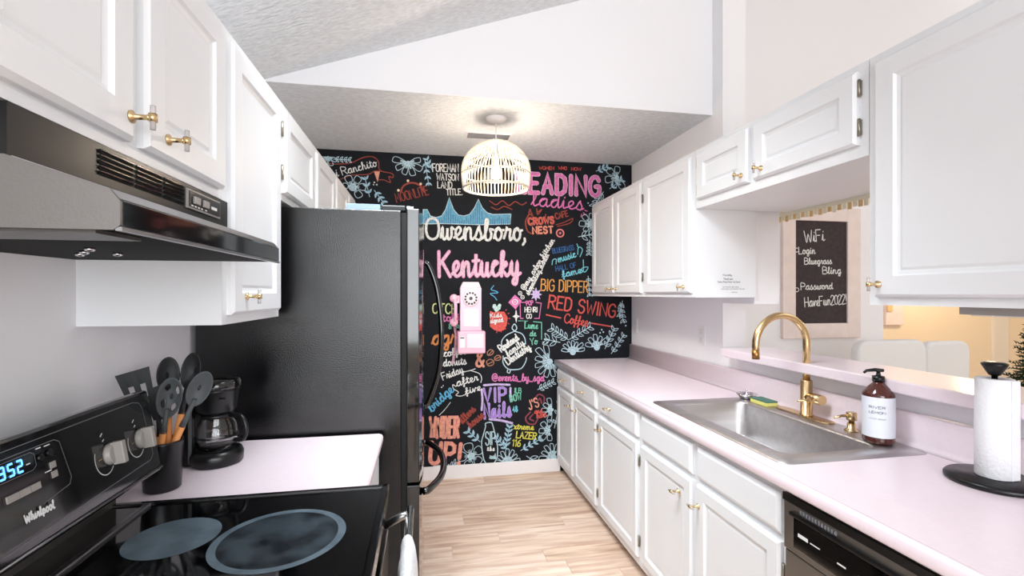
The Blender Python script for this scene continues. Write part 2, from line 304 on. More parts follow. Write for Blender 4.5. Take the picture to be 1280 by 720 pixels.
MURAL = [
('T', 'i Ranchito', 's', -65.3, 233.6, -35.5, 242.9, 5.8, 0.61, 'white'),
('T', 'MOONLITE', 'c', -21.2, 215.8, 3.7, 222.9, 6.8, 0.74, 'rust'),
('T', 'FOREMAN', 'c', 6.1, 240.8, 26.7, 241.5, 6.0, 0.75, 'white'),
('T', 'WATSON', 'c', 9.2, 234.4, 26.7, 234.6, 5.0, 0.75, 'white'),
('T', 'LAND', 'c', 9.9, 228.2, 21.7, 228.3, 5.0, 0.69, 'white'),
('T', 'TITLE.', 'c', 16.7, 222.8, 29.9, 223.6, 4.7, 0.69, 'white'),
('T', 'Owensboro,', 's', 1.2, 187.9, 81.6, 188.3, 16.5, 1.91, 'white'),
('T', 'Kentucky', 's', 11.1, 158.7, 75.7, 159.7, 19.7, 2.1, 'pale_pink'),
('T', 'WOMEN', 'c', 91.6, 246.5, 104.4, 246.8, 2.5, 0.46, 'coral'),
('T', 'WHO', 'c', 107.8, 247.3, 115.3, 247.3, 2.5, 0.46, 'coral'),
('T', 'NOW', 'c', 118.8, 247.1, 127.7, 247.2, 2.5, 0.46, 'coral'),
('T', 'LEADING', 'f', 73.7, 227.5, 146.6, 227.1, 15.1, 2.76, 'pink'),
('T', 'ladies', 's', 84.9, 216.9, 129.1, 214.5, 11.2, 1.12, 'pink'),
('T', 'CROWS', 'f', 83.0, 201.3, 105.1, 203.2, 5.2, 1.11, 'coral'),
('T', 'NEST', 'f', 86.3, 194.2, 104.4, 195.3, 5.2, 1.17, 'peach'),
('T', 'CAFE', 'c', 105.8, 206.5, 116.7, 209.5, 4.6, 0.99, 'rust'),
('T', 'BLUEGRASS', 'c', 103.1, 178.3, 121.5, 181.8, 3.9, 0.66, 'blue'),
('T', 'music', 's', 107.8, 171.1, 122.9, 175.9, 5.3, 0.86, 'cyan'),
('T', 'HALL OF', 'c', 105.8, 163.9, 123.6, 167.3, 4.0, 0.66, 'blue'),
('T', 'fame', 's', 111.2, 158.7, 127.7, 162.7, 5.3, 0.86, 'cyan'),
('T', '@my_arbor_kitchen', 's', 79.6, 148.1, 104.4, 188.8, 4.6, 0.78, 'white'),
('T', 'shopmaking_market', 's', 83.0, 144.2, 99.7, 176.9, 3.9, 0.72, 'white'),
('T', 'BIG DIPPER', 'c', 93.0, 148.1, 134.0, 146.2, 9.2, 0.99, 'gold'),
('T', 'RED SWING', 'c', 99.0, 133.7, 157.9, 125.3, 10.6, 1.33, 'coral'),
('T', 'Coffee', 's', 112.6, 121.8, 132.6, 118.3, 7.3, 0.93, 'coral'),
('T', 'OTCH', 'c', 6.1, 130.2, 25.4, 129.7, 7.5, 0.94, 'lime'),
('T', 'toki', 's', 13.6, 123.5, 27.3, 124.7, 5.7, 0.88, 'pink'),
('T', '& Bondi', 'c', 18.6, 117.8, 34.3, 118.9, 3.8, 0.63, 'mint'),
('T', 'agra', 's', 5.5, 105.5, 32.4, 105.6, 12.0, 1.51, 'orange'),
('T', 'coffee', 's', 14.8, 95.9, 32.4, 98.0, 5.7, 0.82, 'white'),
('T', 'donuts', 's', 14.2, 88.4, 32.4, 89.8, 5.7, 0.82, 'white'),
('T', '&', 'f', 40.0, 87.7, 49.0, 87.4, 10.8, 1.91, 'peach'),
('T', 'POP', 'c', 81.0, 135.8, 86.9, 136.4, 3.6, 0.65, 'pink'),
('T', 'HENRI', 'c', 79.6, 130.6, 90.3, 130.5, 3.9, 0.71, 'white'),
('T', 'CO', 'c', 81.0, 125.4, 85.6, 125.4, 3.6, 0.65, 'white'),
('T', 'Lume', 's', 79.6, 117.6, 90.3, 116.8, 5.2, 0.71, 'mint'),
('T', 'de', 's', 83.6, 111.1, 88.9, 111.0, 4.5, 0.71, 'mint'),
('T', 'Yo', 's', 84.3, 103.9, 90.3, 104.5, 5.2, 0.72, 'mint'),
('T', 'Rowland', 's', 60.6, 98.6, 75.0, 108.7, 5.8, 0.97, 'white'),
('T', 'family', 's', 65.8, 94.7, 79.6, 104.7, 5.2, 0.9, 'white'),
('T', 'Dentistry', 's', 65.8, 88.2, 84.9, 100.7, 5.8, 1.03, 'white'),
('T', '@events_by_sgd', 's', 52.8, 75.8, 95.6, 74.3, 5.8, 0.9, 'pink'),
('T', 'Friday', 's', 14.2, 77.7, 30.5, 83.5, 5.7, 0.76, 'white'),
('T', 'after', 's', 24.8, 72.3, 41.9, 76.8, 5.7, 0.82, 'white'),
('T', 'five', 's', 31.8, 65.7, 44.5, 69.1, 5.1, 0.76, 'white'),
('T', 'bridge', 's', 5.5, 53.0, 22.9, 69.2, 6.9, 1.07, 'skyblue'),
('T', 'VIP', 'f', 46.4, 58.8, 66.5, 59.2, 10.9, 1.47, 'violet'),
('T', 'Nails', 'f', 47.0, 46.0, 69.8, 46.8, 11.5, 1.54, 'violet'),
('T', 'Millers', 's', 26.7, 40.0, 40.0, 53.3, 5.7, 1.2, 'rust'),
('T', 'house', 's', 35.6, 38.9, 47.0, 47.9, 5.7, 1.21, 'rust'),
('T', 'WNDER', 'f', 3.7, 33.1, 27.3, 32.4, 15.7, 1.88, 'peach'),
('T', 'UP!', 'f', 3.7, 13.7, 30.5, 10.7, 15.7, 2.39, 'peach'),
('T', 'ILB', 'c', 71.1, 65.5, 77.0, 65.3, 3.9, 0.65, 'mint'),
('T', 'BOW', 'f', 67.8, 58.5, 77.7, 60.1, 5.2, 0.97, 'mint'),
('T', '48', 'f', 69.8, 50.1, 74.4, 50.5, 4.5, 0.84, 'cyan'),
('T', "J'S", 'c', 83.6, 51.4, 92.3, 54.3, 7.2, 1.04, 'peach'),
('T', 'and', 's', 87.6, 48.0, 94.3, 48.3, 3.9, 0.78, 'coral'),
('T', 'hair', 's', 89.6, 44.0, 97.7, 45.5, 4.6, 0.78, 'coral'),
('T', 'xtreme', 's', 70.4, 36.5, 86.9, 35.0, 4.5, 0.78, 'yellow'),
('T', 'LAZER', 'c', 72.4, 29.3, 89.6, 27.0, 5.2, 0.91, 'yellow'),
('T', '116', 'c', 69.1, 23.0, 76.3, 22.0, 5.2, 0.84, 'yellow'),
('T', 'Kids', 'c', 51.5, 126.3, 61.3, 126.9, 3.2, 0.64, 'white'),
('T', 'signed', 's', 51.5, 121.8, 61.9, 123.0, 3.8, 0.64, 'white'),
('T', 'SIP', 'c', 47.7, 24.9, 56.1, 25.1, 10.2, 0.9, 'pale_blue'),
('T', 'the', 'f', 49.0, 20.4, 55.4, 20.0, 3.2, 0.83, 'white'),
('T', 'rush', 'c', 50.9, 13.9, 56.1, 13.5, 3.8, 0.77, 'pale_blue'),
('L', 'red_banner', 'rust', 0.72, [[-77.2, 243.8, -68.7, 243.1, -56.0, 244.3, -46.1, 249.1, -39.1, 250.0, -34.9, 246.6, -33.8, 239.9, -24.8, 237.9, -24.2, 234.8, -27.2, 235.3, -26.0, 231.0, -30.8, 232.7, -34.9, 232.5], [-62.4, 231.9, -54.3, 235.3, -42.6, 236.4, -37.9, 239.1, -33.2, 239.3]]),
('L', 'wreath', 'rust', 1.36, [[-18.2, 224.0, -16.4, 228.4, -12.2, 231.0, -7.3, 231.2, -3.1, 228.9, -0.6, 224.6]]),
('L', 'scribble_bolt', 'skyblue', 0.64, [[54.1, 151.9, 52.2, 148.7, 56.1, 147.4, 57.4, 146.1, 51.5, 145.5, 54.8, 142.9, 56.7, 140.4]]),
('L', 'coral_divider', 'coral', 1.05, [[97.7, 128.2, 103.7, 126.8, 109.9, 125.5]]),
('L', 'coral_divider', 'coral', 1.06, [[136.1, 120.9, 145.2, 119.4, 155.1, 117.6]]),
('L', 'pink_border', 'pink', 0.65, [[80.3, 138.4, 75.7, 138.4, 76.0, 125.5, 78.3, 125.4], [88.9, 138.3, 93.3, 137.7, 91.6, 125.3, 87.6, 125.3]]),
('L', 'green_border', 'mint', 0.65, [[74.4, 123.5, 82.3, 123.4, 79.6, 122.8, 79.6, 117.0], [86.9, 122.7, 93.6, 122.0, 93.6, 108.3]]),
('L', 'ornament_outline', 'pale_blue', 0.77, [[71.1, 115.2, 69.1, 117.8, 71.1, 121.0, 73.0, 117.7, 71.1, 115.2, 64.5, 112.1, 60.6, 107.0, 61.3, 99.9], [71.1, 115.2, 77.0, 113.1, 79.6, 109.2, 80.3, 104.7], [61.9, 95.4, 61.9, 89.6, 65.8, 85.0, 71.7, 84.2, 77.0, 85.3, 80.3, 90.4, 81.0, 93.6], [65.8, 85.0, 65.2, 82.4, 67.1, 81.7, 67.8, 84.3]]),
('L', 'text_flourish', 'white', 0.63, [[29.9, 83.5, 35.6, 84.6, 39.4, 85.8], [35.6, 84.6, 42.6, 81.9, 44.5, 78.0, 43.8, 74.8], [24.2, 72.3, 21.7, 73.7, 22.3, 70.5, 26.1, 67.8, 24.2, 65.4, 28.0, 64.6, 31.8, 65.7]]),
('L', 'bridge_line', 'white', 0.44, [[11.1, 50.2, 15.4, 54.4, 19.8, 59.9]]),
('L', 'purple_bracket', 'lilac', 1.66, [[46.4, 72.5, 56.1, 72.8, 67.1, 72.1]]),
('L', 'purple_bracket', 'lilac', 1.66, [[44.5, 69.1, 45.1, 60.7, 44.5, 52.8]]),
('L', 'purple_bracket', 'lilac', 1.67, [[67.8, 69.5, 67.8, 65.0, 68.4, 59.8]]),
('L', 'purple_bracket', 'lilac', 1.79, [[50.9, 45.2, 60.0, 43.8, 69.1, 41.1]]),
('L', 'mauve_arcs', 'mauve', 1.17, [[87.6, 59.0, 91.0, 63.4, 95.6, 61.3, 95.6, 56.1], [90.3, 58.2, 92.3, 60.1, 93.6, 56.2], [84.3, 49.4, 80.3, 45.0, 82.3, 40.4, 87.6, 39.5, 90.3, 43.3], [86.3, 47.4, 83.6, 44.2, 86.9, 42.1]]),
('L', 'music_notes', 'cyan', 0.72, [[102.4, 169.1, 103.1, 173.0, 105.8, 173.7, 105.8, 169.8], [123.6, 186.5, 125.0, 183.2], [124.3, 177.9, 125.0, 183.9, 128.4, 182.0, 126.3, 176.0], [129.1, 173.4, 129.1, 164.7, 126.3, 162.7, 128.4, 166.7, 133.3, 167.4, 130.5, 163.4, 127.0, 165.4]]),
('L', 'coral_squiggles', 'rust', 0.77, [[50.9, 219.6, 56.1, 216.6, 61.3, 220.0, 66.5, 216.3, 71.7, 219.7, 77.0, 217.3, 81.0, 219.4], [52.2, 214.6, 57.4, 212.8, 62.6, 215.5, 69.1, 213.2]]),
('L', 'nest_frame', 'rust', 1.17, [[83.0, 209.7, 80.3, 203.8, 81.6, 196.7, 84.9, 194.2]]),
('L', 'nest_sparks', 'rust', 0.91, [[84.3, 213.7, 83.0, 211.0, 86.3, 208.5, 83.6, 213.7], [89.6, 214.5, 90.3, 210.0, 93.6, 214.0, 89.6, 211.2], [97.0, 210.2, 96.3, 204.9]]),
('L', 'swoosh', 'rust', 0.79, [[105.8, 201.9, 112.6, 204.1, 120.1, 207.6, 117.4, 203.5, 107.1, 200.6]]),
('L', 'bottle_outline', 'pale_blue', 0.77, [[47.7, 39.6, 47.7, 42.1, 52.2, 42.6, 53.5, 39.9], [47.7, 39.6, 45.8, 32.7, 44.5, 27.6, 45.1, 19.3, 47.0, 11.6, 51.5, 8.7, 56.1, 12.3, 57.4, 20.5, 56.1, 29.5, 53.5, 39.9]]),
('L', 'coffee_bean', 'brown', 0.7, [[49.0, 98.9, 51.5, 100.8, 54.1, 99.4, 52.8, 96.9, 49.6, 96.3, 49.0, 98.9], [50.3, 96.9, 53.5, 100.1]]),
('L', 'coffee_bean', 'brown', 0.7, [[54.8, 94.3, 57.4, 96.1, 60.0, 94.8, 58.7, 92.3, 55.4, 92.3, 54.8, 94.3], [55.4, 93.0, 59.3, 94.8]]),
('L', 'coffee_bean', 'brown', 0.7, [[48.3, 91.3, 50.9, 93.1, 54.1, 91.7, 53.5, 88.6, 49.6, 88.0, 48.3, 91.3], [49.6, 89.3, 53.5, 91.1]]),
('L', 'coral_sun_rays', 'coral', 0.58, [[63.9, 132.0, 64.5, 132.6], [65.8, 129.4, 66.8, 129.7], [66.5, 125.5, 67.5, 125.5], [65.8, 121.7, 66.8, 121.0], [63.2, 117.9, 63.9, 116.9], [60.0, 116.0, 60.3, 114.7], [56.7, 115.4, 56.7, 114.1]]),
('L', 'ladies_sparks', 'pink', 0.66, [[127.7, 211.1, 127.0, 209.1], [129.1, 212.5, 131.2, 210.5], [130.5, 214.5, 132.6, 213.9]]),
('L', 'exclamation_dash', 'white', 1.0, [[6.8, 10.4, 11.7, 10.7]]),
('P', 'blue_bridge', 'bridge_blue', [-1.2, 199.7, -1.2, 210.9, 1.8, 211.0, 4.3, 206.1, 8.6, 205.0, 13.0, 206.4, 16.1, 211.5, 18.9, 221.0, 22.3, 211.7, 26.1, 207.4, 30.5, 206.9, 34.9, 208.3, 38.7, 213.5, 41.9, 220.6, 45.1, 213.7, 49.0, 210.0, 53.5, 208.8, 68.2, 209.6, 67.5, 201.5, 43.2, 200.3, 12.8, 200.4]),
('P', 'banner_fold', 'peach', [-37.9, 238.8, -34.1, 239.0, -35.5, 231.2]),
('P', 'coral_apple', 'coral', [51.5, 131.4, 54.1, 130.1, 57.4, 130.8, 62.6, 130.7, 65.2, 126.2, 64.5, 120.4, 62.6, 116.6, 58.7, 115.4, 54.8, 116.7, 51.5, 119.3]),
('P', 'mint_leaf_heart', 'mint2', [56.1, 130.8, 53.5, 134.6, 53.8, 136.5, 55.4, 136.9, 56.7, 134.6, 58.7, 137.2, 60.0, 136.5, 59.3, 133.3]),
('P', 'pink_die', 'pink', [71.4, 144.2, 76.7, 139.7, 72.0, 133.2, 66.5, 138.4]),
('P', 'star_burst', 'lilac', [88.9, 150.1, 89.8, 147.1, 92.6, 148.4, 91.0, 145.8, 93.6, 144.8, 91.0, 143.9, 92.3, 141.3, 89.6, 142.6, 88.9, 139.6, 87.9, 142.6, 85.3, 141.3, 86.9, 144.2, 84.3, 144.9, 86.9, 145.8, 85.6, 148.4, 88.1, 147.1]),
('P', 'sparkle', 'white', [72.4, 131.9, 73.0, 128.1, 75.3, 127.1, 73.0, 126.1, 72.6, 122.3, 71.9, 126.1, 69.8, 127.1, 71.9, 128.1]),
('F', -12.8, 247.1, 9.9, 6, 150, 395, 1.2, 'pale_blue'),
('F', -53.7, 226.2, 7.9, 5, -80, 200, 3.0, 'pale_blue'),
('F', 120.1, 97.3, 9.2, 7, 0, 180, 2.6, 'pale_blue'),
('F', 100.4, 89.9, 13.1, 8, 90, 330, 2.6, 'pale_blue'),
('F', 141.0, 100.8, 10.0, 5, 20, 180, 2.7, 'pale_blue'),
('F', 36.2, 16.7, 9.5, 5, 0, 360, 2.9, 'pale_blue'),
('F', 65.2, 9.1, 10.3, 7, 0, 180, 2.3, 'pale_blue'),
('F', 103.7, 11.2, 10.5, 8, 60, 270, 2.6, 'pale_blue'),
('F', 99.7, 33.7, 7.8, 5, 60, 300, 1.6, 'pale_blue'),
('F', 135.4, 203.4, 8.6, 5, 60, 300, 2.7, 'pale_blue'),
('F', 158.6, 243.0, 8.7, 5, 60, 330, 2.0, 'pale_blue'),
('F', 102.4, 50.5, 8.5, 5, 90, 270, 1.3, 'pale_blue'),
('F', -71.5, 248.3, 6.0, 4, 180, 360, 0.6, 'pale_blue'),
('B', -41.4, 219.4, -45.0, 234.5, 3, 4.3, 'leaf_blue'),
('B', -37.9, 224.4, -30.8, 214.9, 3, 4.3, 'leaf_blue'),
('B', 0.0, 249.6, 3.1, 229.8, 4, 3.7, 'leaf_blue'),
('B', -67.5, 246.7, -55.4, 246.7, 4, 3.0, 'pale_blue'),
('B', 116.7, 107.3, 101.7, 117.3, 4, 5.3, 'pale_blue'),
('B', 117.4, 107.9, 135.4, 118.2, 4, 5.3, 'pale_blue'),
('B', 148.0, 99.3, 156.5, 116.6, 4, 4.7, 'pale_blue'),
('B', 153.7, 95.2, 165.1, 111.1, 4, 4.0, 'pale_blue'),
('B', 161.5, 138.1, 164.4, 121.9, 4, 4.0, 'pale_blue'),
('B', 163.6, 139.4, 160.8, 126.0, 3, 3.4, 'pale_blue'),
('B', 109.2, 105.4, 97.0, 108.3, 2, 6.6, 'pale_blue'),
('B', 63.9, 21.4, 67.1, 39.2, 5, 4.5, 'leaf_blue'),
('B', 65.2, 20.0, 56.1, 30.8, 4, 4.5, 'leaf_blue'),
('B', 76.3, 18.7, 93.0, 27.5, 4, 4.5, 'leaf_blue'),
('B', 90.3, 67.4, 103.7, 73.4, 4, 3.9, 'pale_blue'),
('B', 43.2, 27.7, 33.0, 37.2, 3, 5.1, 'leaf_blue'),
('B', 16.7, 6.6, 24.2, 12.4, 3, 3.8, 'pale_blue'),
('B', 125.0, 192.5, 136.8, 194.7, 2, 6.0, 'pale_blue'),
('B', 134.7, 190.0, 134.0, 178.1, 4, 3.3, 'pale_blue'),
('B', 133.3, 160.1, 134.7, 143.5, 4, 3.3, 'pale_blue'),
('B', 146.6, 230.4, 138.2, 218.1, 4, 4.7, 'pale_blue'),
('B', 140.3, 247.5, 150.8, 252.0, 3, 4.7, 'leaf_blue'),
('B', 152.2, 233.3, 163.6, 241.8, 3, 4.7, 'leaf_blue'),
('B', 81.0, 13.9, 93.0, 6.0, 2, 6.5, 'pale_blue'),
('B', 5.5, 242.4, 1.2, 250.9, 3, 3.8, 'leaf_blue'),
('B', 104.4, 35.4, 109.2, 58.1, 3, 3.9, 'pale_blue'),
('D', -12.8, 232.8, 0.99, 'cream'),
('D', -3.1, 230.8, 1.0, 'cream'),
('D', -20.0, 225.1, 0.99, 'cream'),
('D', -37.9, 230.5, 0.61, 'white'),
('D', -36.1, 228.8, 0.61, 'white'),
('D', -38.5, 228.7, 0.49, 'white'),
('D', 96.3, 108.3, 0.78, 'pale_blue'),
('D', 98.3, 105.6, 0.78, 'pale_blue'),
('D', 95.0, 105.7, 0.78, 'pale_blue'),
('D', 145.2, 115.4, 0.67, 'pale_blue'),
('D', 146.6, 113.4, 0.67, 'pale_blue'),
('D', 143.8, 112.8, 0.67, 'pale_blue'),
('D', 165.1, 121.2, 0.67, 'pale_blue'),
('D', 166.5, 118.5, 0.67, 'pale_blue'),
('D', 26.1, 9.8, 0.95, 'pale_blue'),
('D', 26.7, 7.2, 0.95, 'pale_blue'),
('D', 28.6, 7.7, 0.95, 'pale_blue'),
('D', 13.0, 72.1, 0.5, 'white'),
('D', 14.2, 73.3, 0.5, 'white'),
('D', 133.3, 220.6, 0.66, 'leaf_blue'),
('D', 134.7, 218.6, 0.66, 'leaf_blue'),
('R', 109.2, 195.1, 3.02, 1.12, 'coral2'),
('R', 71.5, 138.7, 2.07, 0.65, 'white'),
('R', 75.7, 145.8, 1.42, 0.58, 'white'),
('R', 77.7, 142.6, 1.42, 0.58, 'white')]
# ------------------------------------------------------------------ room shell
XL, XR, YB, ZC = -0.85, 1.72, 3.74, 2.54
fl = struct(MB().box(-.85, 7.6, -3.2, 5.0, -.05, -.006, 'oak_c').build('floor'))
# planks: rows run along X; the visible strip of floor, plus some around it
rng = random.Random(3)
plk = {}
for r in range(34):
    y0 = 3.735 - (r + 1) * .125; x = -.83 - rng.random() * .9
    while x < 1.12:
        L = rng.choice([.9, 1.2, 1.5]); a, b = max(x, -.83), min(x + L, 1.12); x += L
        if b - a < .05 or b < -.05: continue
        a = max(a, -.12)
        o = MB().box(0, b - a - .0015, 0, .1235, -.006, rng.choice([0, -.0004, -.0008]), rng.choice(['oak_a', 'oak_b', 'oak_a', 'oak_b', 'oak_c'])).build('plank')
        o.location = (a, y0, 0); o.parent = fl
wl = struct(MB().box(-.97, XL, -3.0, YB, 0, 2.54, 'wall_paint').build('wall_left'))
wb = struct(MB().box(-.97, XR + .02, YB, YB + .12, 0, ZC + .02, 'chalkboard').build('wall_back'))
struct(MB().box(-.08, 1.09, YB - .014, YB, 0, .105, 'trim_white').build('baseboard_back', bevel=.004))
# right wall: full height beyond the opening, with an end cap; half wall under the bar ledge
rw = MB(); rw.box(XR, XR + .15, 2.50, YB + .12, 0, 3.6, 'wall_paint'); rw.box(XR, XR + .15, 2.23, 2.50, 1.40, 2.19, 'wall_paint'); rw.box(XR, XR + .15, -.6, 2.50, 0, 1.105, 'wall_paint')
struct(rw.build('wall_right'))
# low flat ceiling with its header, and the sloping ceiling in front
struct(MB().box(-.97, XR, 2.605, YB + .12, ZC, ZC + .05, 'ceiling_texture').build('ceiling'))
struct(MB().box(-.97, XR, 2.60, 2.605, ZC, 3.46, 'wall_paint').build('wall_header'))
k = .352
def vz(x): return 2.555 + k * (x + .79)
mb = MB(); mb.hexa([(-.97, -3.0, vz(-.97)), (4.2, -3.0, vz(4.2)), (4.2, 3.0, vz(4.2)), (-.97, 3.0, vz(-.97)),
    (-.97, -3.0, vz(-.97) + .05), (4.2, -3.0, vz(4.2) + .05), (4.2, 3.0, vz(4.2) + .05), (-.97, 3.0, vz(-.97) + .05)], 'ceiling_texture')
struct(mb.build('ceiling_slope'))
# dining side: wall facing the kitchen, hallway opening, warm hallway wall
mb = MB(); mb.box(XR + .15, 3.41, 3.0, 3.12, 0, 4.4, 'wall_paint'); mb.box(3.41, 7.6, 3.0, 3.12, 2.15, 4.4, 'wall_paint')
struct(mb.build('wall_dining'))
struct(MB().box(3.0, 7.5, 4.6, 4.7, 0, 2.6, 'warm_wall').build('wall_hallway'))
struct(MB().box(7.5, 7.6, -3.2, 4.7, 0, 4.2, 'warm_wall').build('wall_far'))
struct(MB().box(6.80, 7.02, 4.57, 4.6, 0, 2.6, 'warm_pale').build('trim_1'))
struct(MB().box(3.41, 7.6, 3.12, 4.7, 2.6, 2.65, 'wall_paint').build('ceiling_hallway'))

struct(MB().box(-.97, 7.6, -3.3, -3.2, 0, 4.4, 'warm_pale').build('wall_front'))
# ------------------------------------------------------------------ helpers for cabinet fronts
def FX(X, s):   # plane x = X, outward s (+1 faces +x, -1 faces -x); (u=y, v=z, d)
    return lambda u, v, d: (X + s * d, u, v)
def FY(Y):      # plane facing -y; u = x
    return lambda u, v, d: (u, Y - d, v)
def FZ(Z):
    return lambda u, v, d: (u, v, Z + d)
def knob(par, F, u, v, vertical=True, s=1.0):
    mb = MB(); a = F(u, v, 0); b = F(u, v, .030 * s)
    mb.lathe([(.011 * s, 0), (.011 * s, .003), (.005 * s, .006), (.0045 * s, .024), (.006 * s, .027), (.006 * s, .03)], 'brass', a, Vector(b) - Vector(a), 16)
    dv = (0, 1) if vertical else (1, 0); L = .021 * s
    p = Vector(F(u - dv[0] * L, v - dv[1] * L, .034 * s)); q = Vector(F(u + dv[0] * L, v + dv[1] * L, .034 * s)); c = Vector(F(u, v, .034 * s)); t = (q - p).normalized()
    mb.cyl(p, q, .0045 * s, 'acrylic', 12); mb.cyl(c - t * .007 * s, c + t * .007 * s, .0068 * s, 'brass', 16)
    return mb.build('knob', par)
def hinge(par, F, u, v):
    mb = MB(); a, b = F(u - .006, v - .024, 0), F(u + .006, v + .024, .004)
    xs = sorted((a[0], b[0])); ys = sorted((a[1], b[1])); mb.box(xs[0], xs[1], ys[0], ys[1], v - .024, v + .024, 'hinge_metal')
    mb.cyl(F(u, v - .028, .005), F(u, v + .028, .005), .0045, 'hinge_metal', 10)
    return mb.build('hinge', par)
def door(par, F, u0, u1, v0, v1, kn=None, hg=None, fr=.058, vert=True):
    mb = MB(); mb.rings(F, u0, u1, v0, v1, [(0, -.001), (0, .011), (.008, .019), (fr, .019), (fr + .006, .012), (fr + .016, .009), (fr + .024, .012)], 'cabinet_paint')
    d = mb.build('door', par)
    F2 = lambda u, v, dd: F(u, v, dd + .019)
    if kn: knob(d, F2, kn[0], kn[1], vert)
    for h in hg or []: hinge(d, lambda u, v, dd: F(u, v, dd + .002), h[0], h[1])
    return d
def drawer(par, F, u0, u1, v0, v1, kn=None, name='drawer'):
    mb = MB(); mb.rings(F, u0, u1, v0, v1, [(0, -.001), (0, .010), (.014, .019)], 'cabinet_paint')
    d = mb.build(name, par)
    if kn: knob(d, lambda u, v, dd: F(u, v, dd + .019), kn[0], kn[1], False)
    return d
def cabinet(label, x0, x1, y0, y1, z0, z1, group, floor_kick=None, hollow=False):
    t = thing('wall_cabinet' if floor_kick is None else 'base_cabinet', label, 'cabinet', ((x0 + x1) / 2, (y0 + y1) / 2, z0 if floor_kick is None else 0), group)
    ya, yb = y0 + .0005, y1 - .0005
    mb = MB()
    if hollow:
        for q in ((x0, x0 + .02, ya, yb, z0, z1), (x1 - .01, x1, ya, yb, z0, z1), (x0 + .02, x1 - .01, ya, ya + .016, z0, z1), (x0 + .02, x1 - .01, yb - .016, yb, z0, z1), (x0 + .02, x1 - .01, ya + .016, yb - .016, z0, z0 + .016)): mb.box(*q, 'cabinet_paint')
    else: mb.box(x0, x1, ya, yb, z0, z1, 'cabinet_paint')
    if floor_kick is not None: mb.box(x0 + .07, x1, y0 + .0005, y1 - .0005, 0, z0, 'cabinet_paint')
    mb.build('body', t); return t
UL = 'wall cabinets on the left side'; UR = 'wall cabinets on the right side'; BR = 'base cabinets on the right side'
# left uppers
FL = FX(-.52, 1)
c = cabinet('white two-door wall cabinet directly above the black range hood', XL, -.52, .56, 1.344, 1.70, 2.16, UL)
door(c, FL, .60, .940, 1.722, 2.13, (.925, 1.762)); door(c, FL, .977, 1.325, 1.722, 2.13, (1.045, 1.760), [(1.328, 1.80), (1.328, 2.06)])
c = cabinet('tall single-door white wall cabinet hanging between range hood and black fridge', XL, -.52, 1.346, 1.83, 1.373, 2.16, UL)
door(c, FL, 1.375, 1.80, 1.398, 2.13, (1.465, 1.447), [(1.803, 1.55), (1.803, 2.0)])
c = cabinet('short two-door white wall cabinet above the near half of the black fridge', XL, -.52, 1.832, 2.86, 1.80, 2.16, UL)
door(c, FL, 1.86, 2.325, 1.825, 2.13, None, [(1.855, 1.90), (1.855, 2.06)]); door(c, FL, 2.375, 2.835, 1.825, 2.13, None, [(2.84, 1.90), (2.84, 2.06)])
c = cabinet('short two-door white wall cabinet in the back left corner beside the chalk mural', XL, -.52, 2.862, YB - .004, 1.80, 2.16, UL)
door(c, FL, 2.885, 3.29, 1.825, 2.13); door(c, FL, 3.34, 3.715, 1.825, 2.13)
# right uppers
FR = FX(1.37, -1)
c = cabinet('two-door white wall cabinet in the back right corner against the chalk mural', 1.37, XR, 2.79, YB - .004, 1.435, 2.19, UR)
door(c, FR, 3.265, 3.70, 1.458, 2.165, (3.315, 1.49)); door(c, FR, 2.815, 3.235, 1.458, 2.165, (3.20, 1.49), [(2.808, 1.56), (2.808, 2.06)])
c = cabinet('single-door white wall cabinet with a small grey notice on its side panel', 1.37, XR, 2.215, 2.788, 1.435, 2.19, UR)
door(c, FR, 2.245, 2.765, 1.458, 2.165, (2.30, 1.49), [(2.772, 1.56), (2.772, 2.06)])
FN = FY(2.215)
nt = MB()
for t, x0, x1, z, h, w in [('Kindly', 1.525, 1.575, 1.548, .008, .0016), ('Thank you', 1.525, 1.577, 1.528, .008, .0016), ('Dishes Please Rinse And Stack', 1.490, 1.610, 1.512, .007, .0014),
        ('wipe the counter after cooking', 1.510, 1.592, 1.487, .005, .0009), ('put the dishes in the dishwasher when done', 1.492, 1.612, 1.477, .005, .0009), ('with love', 1.537, 1.567, 1.460, .005, .0009)]:
    for st in text_strokes(t, 's', x0, z, x1, z, h): ribbon(nt, st, w, FN, 'grey_print', .001)
nt.build('printed_notice', c)['kind'] = 'stuff'
c = cabinet('low two-door white wall cabinet bridging the pass-through opening', 1.37, 1.90, 1.252, 2.213, 1.89, 2.19, UR)
door(c, FR, 1.80, 2.185, 1.930, 2.165, (1.835, 1.968), [(2.19, 1.98), (2.19, 2.12)]); door(c, FR, 1.285, 1.765, 1.930, 2.165, (1.712, 1.968), [(1.280, 1.985), (1.280, 2.11)])
c = cabinet('large near white wall cabinet with a grey light strip under it', 1.37, 1.90, .10, 1.250, 1.42, 2.19, UR)
door(c, FR, .70, 1.222, 1.445, 2.165, (1.205, 1.483), None, .062); door(c, FR, .13, .66, 1.445, 2.165, (.19, 1.483))
